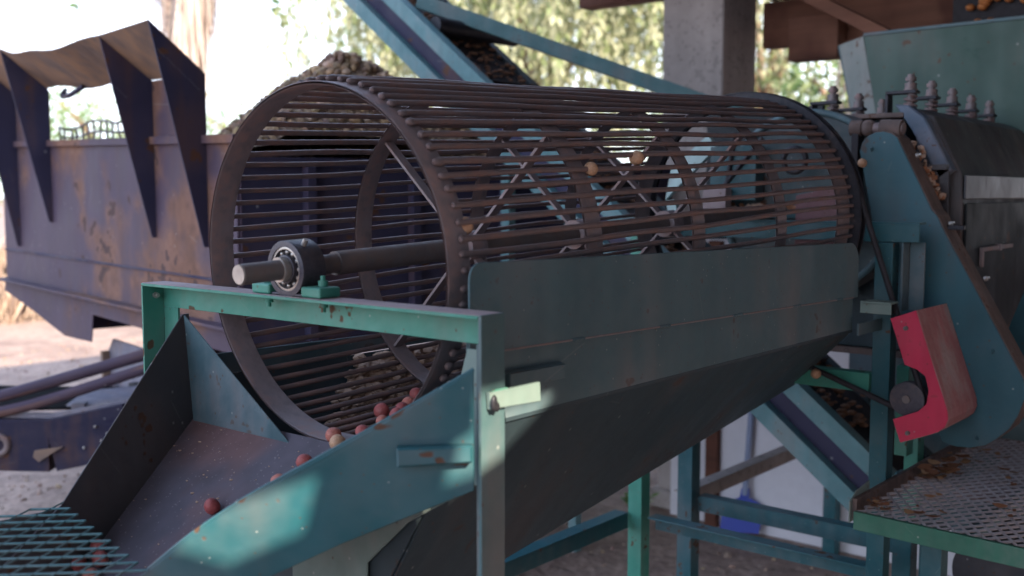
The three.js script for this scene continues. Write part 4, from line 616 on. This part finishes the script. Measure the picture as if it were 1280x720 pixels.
// ------------------------------------------------------------------ trailer with husks
{
  const c = V(1.035, 0, -1.642), u = V(0.98609, 0, 0.16618), w = V(0.16618, 0, -0.98609);
  const T = (U, y, W) => c.clone().addScaledVector(u, U).addScaledVector(w, W).setY(y);
  const o = thing('farm_trailer', T(1.2, 0, 1.3), 'weathered purple grey steel tipping trailer with flared ribbed headboard', 'trailer');
  const W1 = 2.78, th = 0.005;
  const head = (pts, u0 = 0, t = th) => plate(pts.map(([W, y]) => T(u0, y, W)), t);
  part('headboard', [head([[-0.01, 1.062], [-0.01, 1.70], [0.25, 1.706], [0.72, 1.715], [1.97, 1.75], [2.5, 1.77], [W1, 1.78], [W1, 1.062]])], M.trailer, o, 'rust streaked front board of the trailer');
  part('top_rail', [bar(T(-0.012, 1.705, 0.0), T(-0.012, 1.782, W1), 0.02, 0.03)], M.trailer, o);
  part('side_bay', [head([[0.252, 1.722], [0.72, 1.732], [0.72, 1.955], [0.252, 1.945]])], M.trailer, o); part('side_bay', [head([[1.97, 1.766], [2.5, 1.785], [2.5, 2.03], [1.97, 2.01]])], M.trailer, o);
  part('seam', [bar(T(-0.006, 1.215, 0.0), T(-0.006, 1.225, W1), 0.008, 0.010)], M.trailerDark, o);
  part('ledge', [bar(T(-0.03, 1.058, -0.01), T(-0.03, 1.066, W1), 0.055, 0.012), ], M.trailer, o);
  part('skirt', [head([[-0.01, 1.05], [W1, 1.055], [W1, 1.0], [2.3, 0.93], [1.82, 0.85], [1.46, 0.86], [1.43, 0.985], [-0.01, 0.965]], -0.012)], M.trailer, o);
  part('floor_beam', [bar(T(0.30, 0.90, 0.02), T(0.30, 0.90, 1.42), 0.10, 0.16)], M.rubber, o);
  // flared top and its triangular ribs
  const ribs = [[0.25, 2.105, 1.94, 1.33, 0.20], [0.72, 2.105, 1.955, 1.35, 0.20], [1.97, 2.18, 2.015, 1.385, 0.21], [2.5, 2.20, 2.03, 1.25, 0.21]];
  for (const [W, y1, y0, yb, off] of ribs) part('rib', [plate([T(-off, y1, W), T(-0.003, y0, W), T(-0.003, yb, W), T(-0.02, yb, W)], 0.008)], M.trailerDark, o, 'dark triangular rib');
  const flapBit = (Wa, ya, Wb, yb2, la, lb2, oa, ob) => sheet([T(-oa, ya, Wa), T(-ob, yb2, Wb)], [T(-0.004, la, Wa), T(-0.004, lb2, Wb)], 0.005);
  part('flap', [flapBit(0.25, 2.108, 0.72, 2.108, 1.945, 1.958, 0.20, 0.20)], M.rustPlate, o, 'straight rusty flap beside the corner');
  const mA = [], mB = []; for (let i = 0; i <= 14; i++) { const t = i / 14, W = mix(0.716, 1.974, t), sag = Math.sin(t * Math.PI); mA.push(T(-mix(0.20, 0.212, t) - 0.03 * sag, mix(2.108, 2.182, t) - 0.035 * sag + 0.006 * Math.sin(t * 14), W)); mB.push(T(-0.004, mix(1.958, 2.015, t) + 0.012 * Math.sin(t * 9), W)); }
  const mid = [sheet(mA, mB, 0.005)];
  part('flap', mid, M.rustPlate, o, 'sagging bent rusty flap across the middle');
  part('flap', [flapBit(1.97, 2.183, 2.5, 2.203, 2.018, 2.033, 0.21, 0.21)], M.rustPlate, o);
  part('corner_post', [bar(T(-0.004, 1.07, 0.02), T(-0.004, 1.70, 0.02), 0.05, 0.02, u)], M.trailer, o);
  part('torn_strap', [tube([T(-0.01, 1.99, 1.70), T(-0.05, 1.955, 1.62), T(-0.06, 1.95, 1.50), T(-0.03, 1.985, 1.40)], 0.012, 16, 5)], M.trailerDark, o);
  // long side, far side, tail, floor
  const LL = 2.7;
  part('side_board', [plate([T(0, 1.0, -0.006), T(0, 1.625, -0.006), T(LL, 1.63, -0.006), T(LL, 1.0, -0.006)], th)], M.trailerDark, o, 'dark blue long side of the trailer');
  part('side_rail', [bar(T(0.0, 1.63, -0.012), T(LL, 1.635, -0.012), 0.03, 0.03)], M.trailerDark, o);
  for (let i = 0; i < 6; i++) part('stake', [bar(T(0.25 + i * 0.45, 1.0, -0.03), T(0.25 + i * 0.45, 1.615, -0.03), 0.04, 0.035, u)], M.trailerDark, o);
  part('far_board', [plate([T(0, 1.0, W1), T(0, 1.77, W1), T(LL, 1.77, W1), T(LL, 1.0, W1)], th)], M.trailer, o);
  part('tail_board', [plate([T(LL, 1.0, 0), T(LL, 1.63, 0), T(LL, 1.75, W1), T(LL, 1.0, W1)], th)], M.trailerDark, o);
  part('bed', [plate([T(0.01, 1.0, 0), T(LL - 0.01, 1.0, 0), T(LL - 0.01, 1.0, W1), T(0.01, 1.0, W1)], 0.02)], M.trailerDark, o);
  for (const W of [0.75, 1.95]) part('chassis_beam', [bar(T(0.12, 0.92, W), T(LL, 0.92, W), 0.08, 0.12)], M.trailerDark, o);
  part('chassis_plate', [plate([T(0.1, 0.845, 0.62), T(0.1, 0.86, 1.50), T(0.1, 0.80, 1.56), T(0.1, 0.62, 1.54), T(0.1, 0.62, 0.62)], 0.012)], M.trailerPale, o, 'pale vertical plate under the headboard');
  part('undercarriage', [plate([T(0.08, 0.70, 0.3), T(0.08, 0.70, 1.22), T(0.08, 0.45, 1.22), T(0.08, 0.45, 0.3)], 0.05)], M.rubber, o);
  part('plate_edge', [bar(T(0.085, 0.62, 1.545), T(0.085, 0.80, 1.555), 0.03, 0.05, u)], M.rustPlate, o); part('frame_arm', [bar(T(0.06, 0.64, 1.5), T(-0.25, 0.66, 0.95), 0.05, 0.05)], M.trailerPale, o);
  part('axle', [rod(T(1.5, 0.42, 0.1), T(1.5, 0.42, W1 - 0.1), 0.05, 12), ], M.trailerDark, o);
  for (const W of [0.22, 2.55]) { const wh = T(1.5, 0.42, W); const whl = part('wheel', [new THREE.TorusGeometry(0.31, 0.115, 14, 40).rotateY(Math.atan2(u.z, -u.x) * 0 + 0.168 * -1).translate(wh.x, wh.y, wh.z)], M.rubber, o); part('rim', [rod(wh.clone().addScaledVector(w, -0.08), wh.clone().addScaledVector(w, 0.08), 0.21, 24)], M.trailer, whl); part('leaf_spring', [bar(T(1.1, 0.72, W * 0.8 + 0.28), T(1.9, 0.72, W * 0.8 + 0.28), 0.07, 0.05)], M.trailerDark, o); }
  // drawbar nose plate, its step, hydraulic pipes
  const A = V(0.50, 0.545, -3.10), B = V(0.864, 0.535, -2.663), C2 = V(1.065, 0.60, -2.42), bd = (a, b, m) => part('drawbar', [bar(a, b, 0.09, 0.205)], m, o);
  bd(A, B, M.drawbar); bd(B.clone().add(V(0.004, 0, 0.004)), C2, M.drawbar);
  part('drawbar_web', [plate([V(0.50, 0.648, -3.20), V(0.90, 0.640, -2.70), V(1.10, 0.665, -2.46), V(1.34, 0.68, -2.66), V(0.85, 0.655, -3.50)], 0.008)], M.voidBlack, o, 'black grimy web of the drawbar');
  part('drawbar_plate', [plate([V(0.925, 0.662, -2.70), V(1.085, 0.690, -2.49), V(1.26, 0.715, -2.62), V(1.10, 0.690, -2.84)], 0.010), bar(V(0.47, 0.655, -3.12), V(0.868, 0.645, -2.668), 0.03, 0.02), bar(V(0.868, 0.645, -2.668), V(1.066, 0.706, -2.425), 0.03, 0.02)], M.trailerPale, o);
  part('step', [plate([V(0.785, 0.495, -2.672), V(0.80, 0.475, -2.655), V(0.862, 0.535, -2.585), V(0.79, 0.520, -2.668)], 0.012)], M.rustPlate, o);
  part('pin_eye', [new THREE.TorusGeometry(0.035, 0.014, 8, 20).rotateY(-0.75).translate(0.70, 0.54, -2.78)], M.rod, o);
  part('hydraulic_pipe', [tube([V(0.50, 0.66, -3.06), V(0.735, 0.722, -2.83), V(1.09, 0.865, -2.47), V(1.28, 0.94, -2.28)], 0.024, 24, 10)], M.trailer, o);
  part('hydraulic_pipe', [tube([V(0.53, 0.62, -2.98), V(0.80, 0.69, -2.72), V(1.12, 0.83, -2.40), V(1.30, 0.90, -2.23)], 0.022, 24, 10)], M.trailer, o);
  for (let i = 0; i < 7; i++) { const p = V(0.95 + 0.035 * (i % 3) + 0.02 * i * 0.5, 0.50 + 0.028 * (i % 4), 0); const t = (p.x - 0.864) / 0.201; p.z = mix(-2.663, -2.42, t); part('rivet', [new THREE.SphereGeometry(0.006, 8, 6).translate(p.x - 0.035, p.y + 0.03, p.z + 0.035)], M.steel, o); }

  // wire netting inside the middle bay
  const net = thing('wire_netting', T(0.05, 1.72, 1.3), 'sagging rusty wire netting above the middle of the headboard', 'netting'), r = rng(571), G = [];
  const nodes = []; for (let i = 0; i <= 16; i++) { const col = []; for (let j = 0; j <= 3; j++) col.push(T(0.04 + 0.012 * r(), 1.70 + j * 0.047 * (0.95 + 0.10 * Math.sin(i * 0.8)) + (j ? 0.008 * (r() - 0.5) : 0), 0.74 + i * 0.077 + 0.008 * (r() - 0.5))); nodes.push(col); }
  for (let i = 0; i <= 16; i++) for (let j = 0; j <= 3; j++) { if (i < 16) G.push(rod(nodes[i][j], nodes[i + 1][j], 0.005, 5)); if (j < 3) G.push(rod(nodes[i][j], nodes[i][j + 1], 0.005, 5)); }
  part('wires', G, M.netWire, net);

  // heap of husks
  const heap = thing('husk_heap', T(1.1, 1.0, 1.2), 'heap of brown nut husks piled high in the trailer', 'husk heap', null, 'stuff');
  const surf = (U, W) => { const d = Math.hypot(U - 0.60, W - 0.26); return Math.max(1.995 - 0.68 * Math.max(0, d - 0.10), 2.015 - 1.7 * Math.max(0, d - 0.085), 1.60) + 0.03 * Math.sin(U * 13) * Math.sin(W * 11) + 0.018 * Math.sin(U * 31 + W * 17); };
  const NU = 60, NW = 60, g = new THREE.PlaneGeometry(1, 1, NU, NW), p = g.attributes.position;
  for (let i = 0; i < p.count; i++) { const U = 0.02 + (LL - 0.04) * (p.getX(i) + 0.5), W = 0.02 + (W1 - 0.04) * (p.getY(i) + 0.5), q = T(U, Math.min(surf(U, W), 1.60 + Math.min(U, W, LL - U) * 1.6 + 0.1), W); p.setXYZ(i, q.x, q.y, q.z); }
  g.computeVertexNormals();
  const husk = surface(256, 0.25, (a, b) => { const n = fbm(a, b, 16, 3, 581), m = fbm(a, b, 5, 3, 583); const k = 0.4 + 0.9 * n; return [0.30 * k, 0.22 * k * (0.9 + 0.2 * m), 0.165 * k, 0.95, n, 0]; }, { bump: 0.02 });
  part('heap_core', [g], husk, heap);
  const ni = 15000, im = new THREE.InstancedMesh(new THREE.IcosahedronGeometry(1, 0), plain(0.37, 0.265, 0.195, 0.95), ni), m4 = new THREE.Matrix4(), q4 = new THREE.Quaternion(), col = new THREE.Color(), base = bases.get(heap);
  for (let i = 0; i < ni; i++) {
    const U = 0.03 + (r() < 0.75 ? 1.9 : LL - 0.06) * r(), W = 0.03 + (r() < 0.75 ? 1.8 : W1 - 0.06) * r(), y = Math.min(surf(U, W), 1.60 + Math.min(U, W, LL - U) * 1.6 + 0.1), q = T(U, y + 0.012 * r(), W).sub(base), s = 0.010 + 0.013 * r();
    q4.setFromEuler(new THREE.Euler(r() * 6, r() * 6, r() * 6)); m4.compose(q, q4, V(s, s * (0.5 + 0.4 * r()), s * (0.8 + 0.6 * r()))); im.setMatrixAt(i, m4);
    const t = 0.35 + 1.1 * r() * r() + 0.2 * r(); im.setColorAt(i, col.setRGB(t * 1.02, t * (0.9 + 0.15 * r()), t * (0.72 + 0.3 * r())));
  }
  im.name = 'husks'; im.userData.kind = 'stuff'; im.castShadow = im.receiveShadow = true; heap.add(im);
}

// ------------------------------------------------------------------ shovel, weed
{
  const b = V(3.04, 0.02, -0.80), o = thing('blue_shovel', b, 'blue shovel leaning blade down against the white wall', 'shovel');
  const bl = [[-0.085, 0.0], [0.085, 0.0], [0.088, 0.10], [0.07, 0.13], [0.02, 0.15], [0.018, 0.19], [-0.018, 0.19], [-0.02, 0.15], [-0.07, 0.13], [-0.088, 0.10]];
  part('blade', [plate(bl.map(([a, y]) => V(b.x + 0.055 * y / 0.2 + a * 0.45, b.y + y, b.z + a * 0.9)), 0.008)], M.bluePlastic, o);
  part('handle', [rod(V(b.x + 0.045, b.y + 0.16, b.z), V(b.x + 0.088, b.y + 1.0, b.z + 0.03), 0.013, 12)], M.handle, o);
  part('grip', [rod(V(b.x + 0.088, b.y + 1.0, b.z - 0.04), V(b.x + 0.088, b.y + 1.0, b.z + 0.10), 0.015, 10)], M.bluePlastic, o);
}
{
  const b = V(3.02, 0, -1.33), o = thing('weed_plant', b, 'small bright green weed at the foot of the concrete pillar', 'plant'), r = rng(591), S = [], L = [];
  for (let i = 0; i < 9; i++) { const a = r() * 6.28, e = V(b.x + Math.cos(a) * 0.09 * r(), 0.06 + 0.09 * r(), b.z + Math.sin(a) * 0.09 * r()); S.push(rod(b, e, 0.003, 5)); for (let k = 0; k < 6; k++) { const t = 0.4 + 0.6 * r(), q = b.clone().lerp(e, t), an = r() * 6.28; L.push([q.x, q.y, q.z, 0.035 + 0.03 * r(), Math.cos(an), 0.3 + 0.3 * r(), Math.sin(an)]); } }
  part('stem', S, M.weed, o);
  const P = []; for (const [x, y, z, s, dx, dy, dz] of L) { const d = V(dx, dy, dz).normalize(), q = V(-d.z, 0, d.x).normalize().multiplyScalar(s * 0.28), a = V(x, y, z), e = a.clone().addScaledVector(d, s), m = a.clone().addScaledVector(d, s * 0.5); P.push(a.x, a.y, a.z, m.x + q.x, m.y + q.y, m.z + q.z, e.x, e.y, e.z, a.x, a.y, a.z, e.x, e.y, e.z, m.x - q.x, m.y - q.y, m.z - q.z); }
  const g = new THREE.BufferGeometry(); g.setAttribute('position', new THREE.Float32BufferAttribute(P, 3)); part('leaves', [g], M.weed, o);
}

renderer.render(scene, camera);
